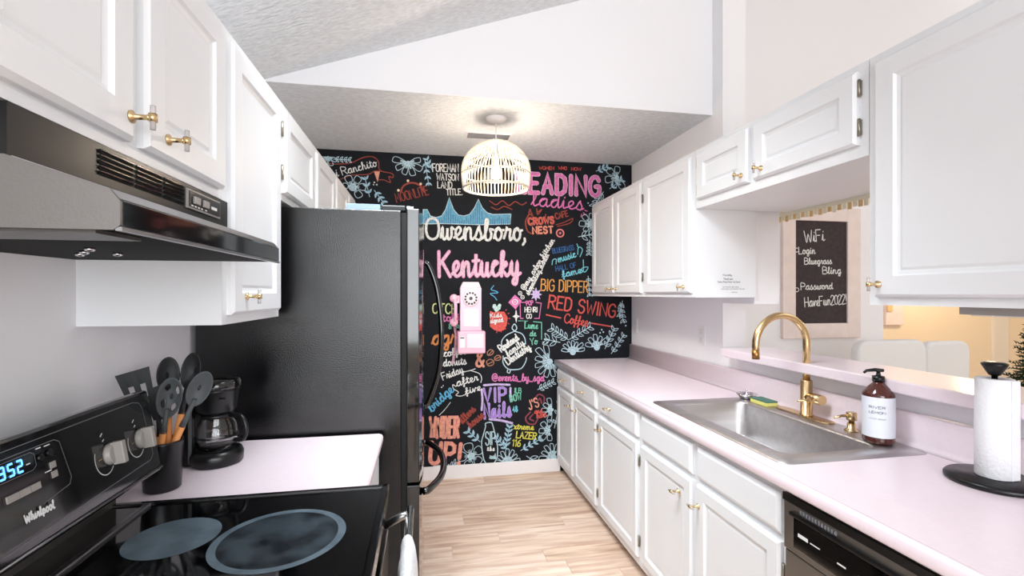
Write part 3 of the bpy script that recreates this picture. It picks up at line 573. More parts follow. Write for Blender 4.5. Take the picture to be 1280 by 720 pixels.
# base cabinets right
FB = FX(1.075, -1)
c = cabinet('white base cabinet with two drawers over two doors, next to the chalk mural', 1.075, XR - .004, 2.805, YB - .006, .07, .872, BR, 1)
drawer(c, FB, 3.315, 3.71, .725, .848, (3.52, .785)); drawer(c, FB, 2.835, 3.27, .725, .848, (3.06, .785))
door(c, FB, 3.315, 3.71, .115, .70, (3.365, .622), None, .05, False); door(c, FB, 2.835, 3.27, .115, .70, (3.215, .622), [(2.828, .2), (2.828, .61)], .05, False)
c = cabinet('white base cabinet with one drawer over one door, beside the sink cabinet', 1.075, XR - .004, 2.212, 2.803, .07, .872, BR, 1)
drawer(c, FB, 2.245, 2.78, .725, .848, (2.59, .785)); door(c, FB, 2.245, 2.78, .115, .70, (2.735, .622), [(2.238, .2), (2.238, .61)], .05, False)
c = cabinet('white two-door base cabinet with plain false fronts below the sink', 1.075, XR - .004, 1.24, 2.21, .07, .872, BR, 1, True)
drawer(c, FB, 1.745, 2.195, .725, .848, None, 'false_front'); drawer(c, FB, 1.262, 1.708, .725, .848, None, 'false_front')
door(c, FB, 1.745, 2.195, .115, .70, (1.835, .620), [(2.202, .2), (2.202, .61)], .05, False); door(c, FB, 1.262, 1.708, .115, .70, (1.690, .620), [(1.256, .2), (1.256, .61)], .05, False)

# ------------------------------------------------------------------ right worktop with sink cut-out, backsplash, bar ledge
t = thing('worktop', 'long pale pink laminate worktop with the steel sink set in it', 'worktop', (1.36, 1.8, .874))
sx0, sx1, sy0, sy1 = 1.165, 1.605, 1.36, 2.145
def rr(x0, x1, y0, y1, r, n=6):
    P = []
    for cx, cy, a in ((x1 - r, y1 - r, 0), (x0 + r, y1 - r, 90), (x0 + r, y0 + r, 180), (x1 - r, y0 + r, 270)):
        for i in range(n + 1):
            b = math.radians(a + 90 * i / n); P.append((cx + r * math.cos(b), cy + r * math.sin(b)))
    return P
mb = MB(); ys = [-.45, sy0, sy1, YB - .003]; xs = [1.06, sx0, sx1, XR - .003]
for i in range(3):
    for j in range(3):
        if i == 1 and j == 1: continue
        mb.box(xs[i], xs[i + 1], ys[j], ys[j + 1], .874, .914, 'pink_laminate')
edge = [(1.06, .874), (1.045, .8755), (1.040, .882), (1.040, .905), (1.0445, .9115), (1.052, .914), (1.06, .914)]
mb.prism([(p[0], p[1]) for p in edge], 'y', -.45, YB - .003, 'pink_laminate', True)
mb.build('top', t)
bs = MB(); cove = [(XR - .003, .914), (XR - .045, .914), (XR - .028, .920), (XR - .022, .934), (XR - .022, 1.020), (XR - .018, 1.030), (XR - .003, 1.032)]
bs.prism(cove, 'y', -.45, YB - .003, 'pink_laminate', True); bs.build('backsplash', t)
struct(MB().box(1.625, 1.93, -.45, 2.385, 1.1052, 1.150, 'pink_laminate').build('trim_2', bevel=.006))
# fringe under the far edge of the bridging cabinet
f = thing('fringe_trim', 'strip of small cream and gold tabs along the bottom edge of the bridging cabinet', 'trim', (1.91, 1.8, 1.865))
MB().box(1.902, 1.908, 1.256, 2.36, 1.872, 1.895, 'fringe_cream').build('band', f)
for i in range(40):
    y = 1.262 + i * .0272
    MB().box(1.909, 1.915, y, y + .019, 1.845 + .004 * math.sin(i * 2.3), 1.888, 'fringe_gold' if i % 2 else 'fringe_cream').build('tab', f)
# under-cabinet light
u = thing('cabinet_light', 'thin grey light bar fixed under the large near right cabinet', 'light', (1.46, .72, 1.42))
MB().box(1.40, 1.47, .40, 1.02, 1.400, 1.42, 'grey_plastic').build('housing', u); MB().box(1.41, 1.46, .42, 1.00, 1.397, 1.400, 'white_plastic').build('diffuser', u)

# ------------------------------------------------------------------ sink
t = thing('kitchen_sink', 'stainless steel drop-in sink set in the pink worktop', 'sink', (1.38, 1.75, .914))
out = rr(1.110, 1.680, 1.305, 2.195, .035); inn = rr(1.185, 1.570, 1.385, 2.125, .05); n = len(out)
def lv(P, z, sc=1.0, c=(1.3775, 1.755)): return [(c[0] + (p[0] - c[0]) * sc, c[1] + (p[1] - c[1]) * sc, z) for p in P]
rings_ = [lv(out, .9142), lv(out, .9175, .997), lv(inn, .9185, 1.03), lv(inn, .9165), lv(inn, .908, .985), lv(inn, .76, .955), lv(inn, .737, .93), lv(inn, .730, .86), lv(rr(1.33, 1.43, 1.70, 1.80, .045), .727)]
vs = [p for r in rings_ for p in r]; fs = [(k * n + i, k * n + (i + 1) % n, (k + 1) * n + (i + 1) % n, (k + 1) * n + i) for k in range(len(rings_) - 1) for i in range(n)]
MB().add(vs, fs, 'stainless_sink', True).build('basin', t)
MB().lathe([(.052, 0), (.052, .003), (.040, .003), (.036, -.004)], 'chrome', (1.38, 1.75, .7275)).build('drain', t)
# ------------------------------------------------------------------ brass faucet
t = thing('kitchen_faucet', 'tall brushed gold gooseneck faucet behind the sink', 'faucet', (1.645, 1.80, .918))
MB().prism(rr(1.618, 1.672, 1.665, 1.965, .026, 8), 'z', .9185, .924, 'brass').build('base_plate', t, bevel=.001)
MB().lathe([(.027, 0), (.027, .004), (.0235, .006), (.0235, .150), (.0215, .153)], 'brass', (1.645, 1.80, .924)).build('body', t)
pts = [(1.645, 1.80, 1.07), (1.645, 1.80, 1.235)] + [(1.520 + .125 * math.cos(a), 1.80, 1.235 + .125 * math.sin(a)) for a in [math.pi * i / 22 for i in range(1, 23)]] + [(1.395, 1.80, 1.18)]
MB().tube(pts, .0148, 'brass', 20).build('spout', t); MB().cyl((1.395, 1.80, 1.174), (1.395, 1.80, 1.215), .0152, 'brass_dark', 20).build('spray_head', t)
h = MB().cyl((1.645, 1.80, 1.005), (1.645, 1.715, 1.005), .021, 'brass', 24).build('handle_hub', t)
MB().tube([(1.640, 1.737, 1.008), (1.60, 1.737, 1.006), (1.545, 1.737, 1.003)], [.006, .0055, .0048], 'brass', 10).build('lever', h)
# gold soap pump
t = thing('soap_pump', 'short gold soap pump fixed in the sink deck beside the dark bottle', 'dispenser', (1.642, 1.575, .918))
MB().lathe([(.024, 0), (.024, .003), (.021, .006), (.015, .010), (.015, .030)], 'brass', (1.642, 1.575, .918)).build('collar', t)
MB().lathe([(.010, 0), (.010, .014), (.018, .016), (.018, .044), (.016, .046)], 'brass', (1.642, 1.575, .945)).build('pump_head', t)
MB().tube([(1.642, 1.575, .978), (1.60, 1.578, .978), (1.568, 1.580, .972)], [.006, .005, .004], 'brass', 10).build('nozzle', t)
# strainer
t = thing('sink_strainer', 'small chrome sink strainer basket resting on the back corner of the sink', 'strainer', (1.60, 2.165, .918))
MB().lathe([(.030, 0), (.034, .004), (.040, .012), (.050, .022), (.050, .026), (.036, .027), (.030, .020)], 'chrome', (1.62, 2.155, .9185)).build('basket', t)
MB().lathe([(.012, 0), (.014, .008), (.008, .014), (.004, .016), (.004, .026), (.006, .028), (.002, .032)], 'chrome', (1.62, 2.155, .936), n=16).build('knob', t)
# sponge
t = thing('sponge', 'yellow sponge with dark green scouring side lying behind the sink', 'sponge', (1.622, 2.035, .918))
MB().box(1.588, 1.652, 1.975, 2.090, .9185, .936, 'sponge_yellow').build('foam', t, bevel=.004); MB().box(1.589, 1.651, 1.976, 2.089, .9355, .943, 'sponge_green').build('scourer', t, bevel=.002)
# soap bottle
bx, by = 1.610, 1.435
t = thing('soap_bottle', 'dark brown pump bottle with a white label on the sink corner', 'bottle', (bx, by, .918))
MB().lathe([(.040, 0), (.0475, .006), (.0485, .014), (.0485, .172), (.046, .180), (.034, .198), (.020, .212), (.016, .216), (.016, .222)], 'amber_glass', (bx, by, .9187)).build('bottle', t)
lb = MB(); vs = []; 
for i in range(41):
    a = 2 * math.pi * i / 40; vs += [(bx + .0492 * math.cos(a), by + .0492 * math.sin(a), .9187 + .026), (bx + .0492 * math.cos(a), by + .0492 * math.sin(a), .9187 + .168)]
lb.add(vs, [(2 * i, 2 * i + 2, 2 * i + 3, 2 * i + 1) for i in range(40)], 'bottle_label', True); lab = lb.build('label', t)
def FC(u, v, d): a = math.radians(243) + u / .0495; return (bx + (.0495 + d * .4) * math.cos(a), by + (.0495 + d * .4) * math.sin(a), v)
for tx, u0, u1, z, hh in [('RIVER', -.046, .004, 1.048, .0085), ('LEMON', -.046, .004, 1.030, .0085)]:
    write(tx, 'c', u0, z, u1, z, hh, .0012, FC, 'dark_print', 'lettering', lab)
write('HAND SOAP', 'c', -.046, 1.010, .004, 1.010, .004, .0007, FC, 'grey_print', 'lettering', lab)
mb = MB(); mb.lathe([(.019, 0), (.019, .020), (.008, .022), (.006, .034), (.011, .036), (.011, .044), (.007, .046)], 'black_satin', (bx, by, 1.138), n=20)
mb.tube([(bx + .014, by - .006, 1.178), (bx - .01, by + .004, 1.180), (bx - .036, by + .014, 1.176), (bx - .044, by + .017, 1.168)], [.006, .0065, .005, .004], 'black_satin', 10); mb.build('pump', t)
# paper towel
px_, py_ = 1.60, 1.075
t = thing('paper_towel_holder', 'black round-based holder standing with a paper towel roll on it', 'holder', (px_, py_, .914))
MB().lathe([(.104, 0), (.110, .003), (.110, .012), (.104, .018), (.0, .020)], 'black_satin', (px_, py_, .9143), n=48).build('base', t)
MB().lathe([(.007, 0), (.007, .29), (.013, .293), (.015, .296), (.029, .322), (.029, .326), (.020, .330), (0, .330)], 'black_satin', (px_, py_, .93), n=28).build('post', t)
t = thing('paper_towel_roll', 'slim white paper towel roll on the black holder', 'paper towel', (px_, py_, .935))
MB().lathe([(.010, 0), (.041, 0), (.0425, .002), (.0425, .277), (.041, .279), (.019, .279), (.019, .27)], 'paper', (px_, py_, .9345), n=40, caps=False).build('roll', t)
MB().box(px_ - .006, px_ + .024, py_ - .0445, py_ - .041, .936, 1.212, 'paper').build('loose_sheet', t)

# ------------------------------------------------------------------ dishwasher
t = thing('dishwasher', 'black and steel dishwasher under the near end of the right worktop', 'dishwasher', (1.38, .93, 0))
MB().box(1.078, XR - .02, .635, 1.236, 0, .872, 'black_matte').build('body', t)
MB().box(1.055, 1.078, .637, 1.234, .095, .700, 'stainless_brushed').build('door', t, bevel=.003)
p = MB().box(1.050, 1.078, .637, 1.234, .704, .868, 'stainless_brushed').build('control_panel', t, bevel=.003)
MB().box(1.046, 1.0515, .637, 1.234, .846, .868, 'black_satin').build('top_strip', p)
v = MB()
for i in range(12): v.box(1.0478, 1.0505, 1.165 - i * .0105, 1.171 - i * .0105, .827, .838, 'grey_print')
v.build('vent_slots', p)['kind'] = 'stuff'
MB().box(1.041, 1.0505, .70, 1.205, .812, .822, 'black_satin').build('handle_lip', p, bevel=.002)
g = MB().box(1.0465, 1.0505, .68, 1.195, .722, .808, 'black_glass').build('display_strip', p, bevel=.002)
m_ = MB(); m_.box(1.0458, 1.0467, 1.140, 1.175, .762, .772, 'white_print'); m_.box(1.0458, 1.0467, 1.100, 1.132, .764, .767, 'white_print')
for i in range(5): m_.box(1.0458, 1.0467, 1.02 - i * .06, 1.045 - i * .06, .758, .762, 'white_print')
m_.build('markings', g)['kind'] = 'stuff'
MB().box(1.10, 1.14, .637, 1.234, 0.0, .09, 'black_matte').build('kick_plate', t)
c = cabinet('white base cabinet at the near end of the right worktop', 1.075, XR - .004, -.42, .632, .07, .872, BR, 1)
door(c, FB, .11, .61, .115, .845, (.57, .62), None, .05, False); door(c, FB, -.40, .09, .115, .845, (-.35, .62), None, .05, False)
# outlets on the right wall
def outlet(y, z, lab_):
    t = thing('wall_outlet', lab_, 'outlet', (XR, y, z)); MB().box(XR - .006, XR - .0003, y - .038, y + .038, z - .06, z + .06, 'white_plastic').build('plate', t, bevel=.002)
    for dz in (-.026, .026):
        MB().box(XR - .0085, XR - .006, y - .016, y + .016, z + dz - .018, z + dz + .018, 'ceramic_off').build('socket', t, bevel=.0015)
outlet(2.71, 1.19, 'white wall outlet above the worktop near the pass-through'); outlet(3.66, 1.19, 'white wall outlet in the corner next to the chalk mural')

# ------------------------------------------------------------------ left: range hood
t = thing('range_hood', 'black and steel under-cabinet range hood above the stove', 'range hood', (-.6, 1.0, 1.54))
y0, y1 = .68, 1.342
prof = [(-.85, 1.54), (-.392, 1.54), (-.384, 1.545), (-.384, 1.572), (-.394, 1.584), (-.505, 1.622), (-.505, 1.692), (-.85, 1.692)]
MB().prism(prof, 'y', y0 + .003, y1, 'black_satin').box(-.845, -.39, y0 + .01, y1 - .005, 1.5385, 1.5399, 'black_matte').build('shell', t)
sd = MB(); sd.prism([(-.85, 1.536), (-.388, 1.536), (-.380, 1.542), (-.380, 1.572), (-.392, 1.588), (-.505, 1.626), (-.85, 1.626)], 'y', y0 - .001, y0 + .003, 'stainless_brushed'); sd.build('end_panel', t)
MB().prism([(-.382, 1.576), (-.392, 1.5885), (-.500, 1.6255), (-.502, 1.6235), (-.395, 1.586), (-.386, 1.575)], 'y', y0 + .003, y1, 'stainless').build('visor_top', t)
MB().box(-.3845, -.3795, y0 + .003, y1, 1.540, 1.575, 'black_gloss').build('front_lip', t, bevel=.002)
MB().box(-.386, -.3785, y0, y1, 1.535, 1.540, 'stainless').build('bottom_trim', t)
FH = FX(-.505, 1)
for g0, g1 in ((.848, .935), (.944, 1.026), (1.035, 1.112)):
    vb = MB()
    for i in range(5): a = 1.643 + i * .0085; vb.box(-.5045, -.503, g0, g1, a, a + .0042, 'black_matte'); vb.box(-.5045, -.501, g0, g1, a + .0042, a + .0062, 'black_gloss')
    vb.build('vent_grille', t)
cp = MB().box(-.5045, -.500, 1.122, 1.285, 1.640, 1.682, 'grey_plastic').build('switch_panel', t)
MB().box(-.4998, -.4985, 1.127, 1.280, 1.644, 1.678, 'black_satin').build('switch_plate', cp)
for a in (1.142, 1.186): MB().box(-.4985, -.493, a, a + .026, 1.652, 1.668, 'grey_plastic').build('rocker_switch', cp, bevel=.001)
m_ = MB()
for a in (1.135, 1.150, 1.165, 1.180, 1.200): m_.box(-.4985, -.4980, a, a + .008, 1.6455, 1.6485, 'white_print')
m_.box(-.4985, -.4980, 1.232, 1.262, 1.655, 1.662, 'white_print'); m_.build('markings', cp)['kind'] = 'stuff'
MB().box(-.66, -.42, .70, .80, 1.5335, 1.5385, 'stainless_brushed').build('filter', t)
for a, b in ((-.60, .985), (-.655, 1.06), (-.70, 1.12), (-.62, 1.10)): MB().lathe([(.009, 0), (.007, -.006), (0, -.008)], 'chrome', (a, b, 1.5385), n=12).build('screw', t)

# ------------------------------------------------------------------ range
t = thing('electric_range', 'black glass-top electric range with a backguard console against the left wall', 'stove', (-.48, .99, 0))
MB().box(-.84, -.125, .612, 1.368, 0, .895, 'black_satin').build('body', t)
MB().box(-.125, -.10, .62, 1.36, .17, .80, 'black_gloss').build('oven_door', t, bevel=.004)
MB().box(-.125, -.105, .62, 1.36, .02, .16, 'black_satin').build('storage_drawer', t, bevel=.004)
fr = MB(); fr.box(-.84, -.10, .610, .628, .895, .9205, 'black_gloss'); fr.box(-.84, -.10, 1.352, 1.370, .895, .9205, 'black_gloss'); fr.box(-.118, -.098, .610, 1.370, .885, .9205, 'black_gloss'); fr.box(-.70, -.685, .628, 1.352, .895, .923, 'stainless'); fr.build('cooktop_frame', t, bevel=.004)
ck = MB().box(-.84, -.118, .627, 1.353, .895, .915, 'black_glass').build('cooktop', t)
def burner(x, y, r, ring):
    mb = MB(); z = .9153
    if ring:
        mb.lathe([(r, z), (r * .88, z + .0001)], 'burner_pale', (x, y, 0), n=64, caps=False); mb.lathe([(r * .88, z + .0001), (.0001, z + .0001)], 'burner_grey', (x, y, 0), n=64, caps=False)
    else: mb.lathe([(r, z), (.0001, z)], 'burner_pale', (x, y, 0), n=64, caps=False)
    mb.build('burner', ck)
burner(-.315, 1.12, .138, True); burner(-.548, 1.165, .092, False); burner(-.315, .80, .105, True); burner(-.56, .80, .075, False)
# backguard
MB().box(-.845, -.775, .612, 1.368, .915, 1.02, 'stainless_brushed').build('backguard', t)
K0 = Vector((-.672, 0, 1.005)); K1 = Vector((-.705, 0, 1.200)); kv = (K1 - K0); KL = kv.length; kd = kv.normalized(); kn_ = Vector((kd.z, 0, -kd.x))
def FK(u, v, d): p = K0 + kd * v + kn_ * d; return (p.x, u, p.z)
con = MB().prism([(-.79, 1.015), (-.69, .998), (-.675, .998), (K0.x, K0.z), (K1.x, K1.z), (-.709, 1.2055), (-.722, 1.206), (-.742, 1.185), (-.76, 1.13), (-.79, 1.02)], 'y', .610, 1.370, 'black_gloss').build('console', t, bevel=.002)
tr = MB(); tr.tube([FK(.612, .003, .002), FK(1.368, .003, .002)], .003, 'stainless', 8); tr.build('console_trim', t)
mb = MB()
def loop(mb, pts, w, m, d=.0012): ribbon(mb, [p[:2] for p in smooth([(a, b, 0) for a, b in pts], 4)], w, FK, m, d)
ribbon(mb, [(.62, .183), (1.300, .186), (1.325, .180), (1.335, .165), (1.345, .045), (1.330, .033), (.62, .010)], .0012, FK, 'grey_print', .0006)
ribbon(mb, [(.80, .172), (1.05, .172), (1.062, .165), (1.075, .09), (1.068, .078), (1.00, .068)], .0012, FK, 'grey_print', .0006)
ribbon(mb, [(.905, .166), (.993, .166), (1.001, .160), (1.001, .140), (.993, .134), (.905, .134), (.899, .140), (.899, .160), (.905, .166)], .001, FK, 'grey_print', .0006)
for a, b, wd in ((.912, .157, .007), (.912, .143, .007), (.980, .148, .009), (1.005, .168, .012), (1.024, .167, .014), (1.015, .120, .016)): ribbon(mb, [(a, b), (a + wd, b)], .002, FK, 'white_print', .0008)
mb.build('panel_markings', con)
seg = MB()
def seg7(ch, u, v, w, h):
    S7 = {'3': 'abgcd', '5': 'afgcd', '2': 'abged'}[ch]; P = dict(a=((u, v + h), (u + w, v + h)), b=((u + w, v + h / 2), (u + w, v + h)), c=((u + w, v), (u + w, v + h / 2)), d=((u, v), (u + w, v)), e=((u, v), (u, v + h / 2)), f=((u, v + h / 2), (u, v + h)), g=((u, v + h / 2), (u + w, v + h / 2)))
    for s_ in S7: ribbon(seg, P[s_], .0036, FK, 'blue_led', .0012)
seg7('3', .926, .140, .010, .020); seg7('5', .944, .140, .010, .020); seg7('2', .962, .140, .010, .020); seg.build('clock_digits', con)
def pbox(u0, u1, v0, v1, d0, d1, m, nm, par):
    vs = [FK(u, v, d) for d in (d0, d1) for u, v in ((u0, v0), (u1, v0), (u1, v1), (u0, v1))]; return MB().hexa(vs, m).build(nm, par)
pbox(.930, .9535, .098, .110, .0003, .003, 'grey_plastic', 'button', con); pbox(.9545, .9775, .098, .110, .0003, .003, 'grey_plastic', 'button', con); pbox(.979, 1.000, .098, .110, .0003, .003, 'grey_plastic', 'button', con)
pbox(1.030, 1.043, .122, .134, .0003, .002, 'grey_plastic', 'button', con); pbox(1.030, 1.043, .104, .116, .0003, .002, 'grey_plastic', 'button', con)
for u, v in ((1.012, .150), (1.034, .152)): MB().lathe([(.007, 0), (.007, .003), (.006, .004)], 'black_satin', FK(u, v, 0), kn_, 16).build('button', con)
write('Whirlpool', 's', .957, .052, 1.017, .052, .015, .0032, FK, 'white_print', 'lettering', con, .0008)
for u in (1.176, 1.290):
    g = MB()
    pts = [(u - .002 + .030 * math.cos(math.radians(a)), .092 + .036 * math.sin(math.radians(a))) for a in range(150, 330, 12)]
    ribbon(g, pts, .0016, FK, 'white_print', .0007); ribbon(g, [(u - .004, .140), (u + .004, .146)], .002, FK, 'white_print', .0007); ribbon(g, [(u + .0, .128), (u + .006, .132)], .002, FK, 'white_print', .0007); ribbon(g, [(u - .022, .093), (u - .010, .093)], .002, FK, 'brass', .0007)
    kb = MB().lathe([(.024, 0), (.023, .004), (.021, .010), (.020, .012)], 'grey_plastic', FK(u + .018, .095, 0), kn_, 28).build('control_knob', t)
    vs = [FK(u + .018 + a, .095 + b, d) for d in (.006, .030) for a, b in ((-.006, -.025), (.008, -.025), (.008, .025), (-.006, .025))]
    MB().hexa(vs, 'grey_plastic').build('grip', kb, bevel=.002); g.build('dial_markings', con)
# oven handle and towel
h = MB(); h.tube([(-.040, .66, .865), (-.040, 1.32, .865)], .011, 'black_gloss', 14); h.tube([(-.105, .70, .84), (-.06, .70, .862), (-.040, .70, .865)], .010, 'black_gloss', 10); h.tube([(-.105, 1.29, .84), (-.06, 1.29, .862), (-.040, 1.29, .865)], .010, 'stainless', 10)
h.build('oven_handle', t)
tw = []; 
for i in range(13):
    y = .93 + .23 * i / 12
    row = [(-.055, .50), (-.057, .70), (-.058, .84), (-.054, .872), (-.040, .884), (-.026, .874), (-.018, .845), (-.014, .70), (-.010, .45)]
    tw.append([(x + .004 * math.sin(i * 1.3 + z * 9) * (1 if z < .86 else .2), y + .010 * math.sin(z * 7) * (i - 6) / 6, z) for x, z in row])
n = len(tw[0]); vs = [p for r in tw for p in r]; o = MB().add(vs, [(i * n + j, (i + 1) * n + j, (i + 1) * n + j + 1, i * n + j + 1) for i in range(12) for j in range(n - 1)], 'cloth', True).build('dish_towel')
s_ = o.modifiers.new('thick', 'SOLIDIFY'); s_.thickness = .006; s_.offset = 1; s2 = o.modifiers.new('sub', 'SUBSURF'); s2.levels = s2.render_levels = 1
tag(o, 'white dish towel draped over the oven door handle', 'towel')

# ------------------------------------------------------------------ left counter
c = thing('base_cabinet', 'short white base cabinet between the stove and the black fridge', 'cabinet', (-.5, 1.63, 0))
MB().box(XL, -.19, 1.374, 1.886, .07, .872, 'cabinet_paint').box(XL, -.26, 1.374, 1.886, 0, .07, 'cabinet_paint').build('body', c)
door(c, FX(-.19, 1), 1.40, 1.86, .115, .70, (1.45, .62), None, .05, False); drawer(c, FX(-.19, 1), 1.40, 1.86, .725, .848, (1.63, .785))
t = thing('worktop', 'short pale pink laminate worktop between stove and fridge', 'worktop', (-.5, 1.63, .874))
MB().prism([(XL + .003, .874), (-.175, .874), (-.163, .878), (-.158, .886), (-.158, .902), (-.163, .910), (-.174, .914), (XL + .003, .914)], 'y', 1.373, 1.888, 'pink_laminate').build('top', t, bevel=.002)
MB().box(XL + .003, XL + .022, 1.373, 1.888, .914, .935, 'pink_laminate').build('backsplash', t, bevel=.003)

# ------------------------------------------------------------------ fridge
t = thing('refrigerator', 'tall black bottom-freezer refrigerator on the left side', 'refrigerator', (-.45, 2.32, 0))
FY0, FY1, FZ = 1.92, 2.74, 1.785
MB().box(-.83, -.092, FY0, FY1, .012, FZ, 'black_textured').build('body', t, bevel=.004)
MB().box(-.092, -.070, FY0 + .012, FY1 - .012, .03, FZ - .008, 'door_gasket').build('gasket', t)
def fdoor(z0, z1, nm):
    P = []
    N = 12
    for i in range(N + 1):
        a = i / N; y = FY0 + a * (FY1 - FY0); P.append((-.020 + .018 * (1 - (2 * a - 1) ** 4) * .9, y))
    poly = [(-.070, FY0), (-.022, FY0)] + P[1:-1] + [(-.022, FY1), (-.070, FY1)]
    return MB().prism([(p[0], p[1]) for p in poly], 'z', z0, z1, 'black_gloss', False).build(nm, t, bevel=.003)
d1 = fdoor(.702, FZ + .008, 'door'); d2 = fdoor(.05, .690, 'freezer_drawer')
pts = smooth([(-.004, 2.66, 1.63), (.026, 2.66, 1.60), (.070, 2.66, 1.46), (.091, 2.66, 1.24), (.074, 2.66, 1.02), (.022, 2.66, .86), (-.004, 2.66, .83)], 6)
MB().tube(pts, .0155, 'black_gloss', 14).build('handle', d1)
pts = smooth([(-.006, 2.00, .632), (.020, 2.02, .632), (.074, 2.16, .632), (.090, 2.33, .632), (.074, 2.50, .632), (.020, 2.64, .632), (-.006, 2.66, .632)], 6)
MB().tube(pts, .0155, 'black_gloss', 14).build('handle', d2)
MB().box(-.17, -.075, FY0 + .015, FY0 + .09, FZ, FZ + .022, 'black_satin').build('hinge_cover', t, bevel=.004); MB().box(-.072, -.045, FY0 + .02, FY0 + .07, FZ + .008, FZ + .020, 'chrome').build('hinge_pin', t, bevel=.003)
b_ = thing('grey_box', 'small flat blue-grey box on top of the black fridge near its door', 'box', (-.22, 1.99, FZ))
MB().box(-.305, -.175, 1.945, 2.03, FZ + .0005, FZ + .026, 'pale_box').build('box_body', b_, bevel=.002) if 'pale_box' in MATS else None
# ------------------------------------------------------------------ utensil crock and utensils
cx, cy = -.715, 1.462; CZ = .9145
t = thing('utensil_crock', 'black tapered utensil holder at the edge of the stove', 'utensil holder', (cx, cy, CZ))
MB().lathe([(.040, 0), (.044, .004), (.050, .130), (.0505, .135), (.047, .135), (.041, .010), (.0, .008)], 'black_satin', (cx, cy, CZ), n=36).build('holder', t)
def utensil(nm, lab, tip, top, kind, m, wood_top=True, w=.032, roll=0):
    # tip: point inside the crock, top: centre of the head
    a = Vector(tip); b = Vector(top); d = (b - a).normalized(); side = d.cross(Vector((.18, -.98, 0))).normalized(); nrm = side.cross(d).normalized()
    if roll: R = Matrix.Rotation(roll, 3, d); side = R @ side; nrm = R @ nrm
    t = thing(nm, lab, 'utensil', tuple(a), 'utensils in the black holder')
    L = (b - a).length; hb = a + d * (L - .085)
    hw = a + d * (L * .62)
    MB().tube([a, a + d * (L * .3), hw], [.008, .0095, .008], 'light_wood' if wood_top else 'silicone', 12).build('handle', t)
    MB().tube([hw - d * .004, hw + d * .02, b - d * .03], [.0085, .0065, .006], m, 10).build('neck', t)
    mb = MB(); N = 20; V = []
    if kind in ('spoon', 'ladle', 'slotted'):
        R1 = 7
        dep = .022 if kind != 'spoon' else .012
        for q in range(R1 + 1):
            rr_ = q / R1
            for i in range(N):
                an = 2 * math.pi * i / N; lx = w * rr_ * math.cos(an); ly = w * 1.85 * rr_ * math.sin(an)
                V.append(b + side * lx + d * ly - nrm * dep * (1 - rr_ ** 2))
        F_ = []
        for q in range(1, R1):
            for i in range(N):
                if kind == 'slotted' and q in (3, 4) and i % 5 in (1, 2): continue
                F_.append((q * N + i, q * N + (i + 1) % N, (q + 1) * N + (i + 1) % N, (q + 1) * N + i))
        F_ += [tuple(N + i for i in range(N))]
        mb.add(V, F_, m, True)
    elif kind == 'turner':
        for i in range(5):
            u0 = -w + i * 2 * w / 5
            for (l0, l1) in (((-.045, .045),) if i % 2 == 0 else ((-.045, -.034), (.004, .045))):
                sc0 = .75 + .25 * (l0 + .045) / .09; sc1 = .75 + .25 * (l1 + .045) / .09; u1 = u0 + 2 * w / 5
                mb.add([b + side * u0 * sc0 + d * l0, b + side * u1 * sc0 + d * l0, b + side * u1 * sc1 + d * l1 + nrm * .004, b + side * u0 * sc1 + d * l1 + nrm * .004], [(0, 1, 2, 3)], m)
    elif kind == 'spatula':
        P = [(-.6, -.045), (-1, -.02), (-1, .03), (-.4, .045), (.9, .052), (1, .03), (1, -.02), (.6, -.045)]
        mb.add([b + side * w * p[0] + d * p[1] for p in P], [tuple(range(len(P)))], m)
    o = mb.build('head', t); s = o.modifiers.new('s', 'SOLIDIFY'); s.thickness = .004; s.offset = 0
    if kind in ('spoon', 'ladle', 'slotted'): q = o.modifiers.new('b', 'SUBSURF'); q.levels = q.render_levels = 1
    return t
z0 = CZ + .012
utensil('slotted_turner', 'black slotted turner leaning left out of the holder', (cx + .012, cy, z0), (cx - .072, cy + .02, 1.196), 'turner', 'silicone', True, .040)
utensil('serving_spoon', 'dark silicone spoon half hidden behind the front ladle', (cx + .005, cy + .020, z0), (cx - .004, cy + .04, 1.222), 'spoon', 'silicone', True, .029, .5)
utensil('pasta_server', 'black silicone server at the back, tilting right', (cx, cy + .024, z0), (cx + .050, cy + .045, 1.232), 'ladle', 'silicone', True, .029, -.4)
utensil('slotted_spoon', 'dark slotted spoon in front at the middle of the bunch', (cx - .010, cy - .022, z0), (cx + .024, cy - .015, 1.168), 'slotted', 'silicone_grey', True, .031)
utensil('mixing_spoon', 'grey silicone spoon leaning far right with wooden handle', (cx - .016, cy - .004, z0), (cx + .094, cy - .002, 1.188), 'spoon', 'silicone_grey', True, .029, .25)
utensil('spatula', 'narrow black spatula standing upright behind the slotted spoon', (cx + .012, cy - .012, z0), (cx - .015, cy + .004, 1.150), 'spatula', 'silicone', True, .018)

# ------------------------------------------------------------------ coffee maker
qx, qy = -.655, 1.66
t = thing('coffee_maker', 'small black drip coffee maker with a glass carafe by the fridge', 'coffee maker', (qx, qy, CZ))
MB().lathe([(.068, 0), (.074, .006), (.076, .030), (.070, .044), (.060, .047), (0, .047)], 'black_satin', (qx, qy, CZ), n=40).build('base', t)
MB().box(qx - .090, qx - .052, qy - .045, qy + .055, CZ + .001, CZ + .21, 'black_satin').build('tower', t, bevel=.012)
MB().lathe([(.046, 0), (.058, .015), (.066, .075), (.068, .082)], 'black_satin', (qx - .004, qy, CZ + .158), n=36).build('brew_basket', t)
MB().lathe([(.069, 0), (.071, .004), (.071, .020), (.064, .028), (0, .031)], 'black_gloss', (qx - .004, qy, CZ + .240), n=36).build('lid', t)
MB().box(qx + .030, qx + .050, qy - .064, qy - .060, CZ + .214, CZ + .220, 'chrome').build('logo_plate', t)
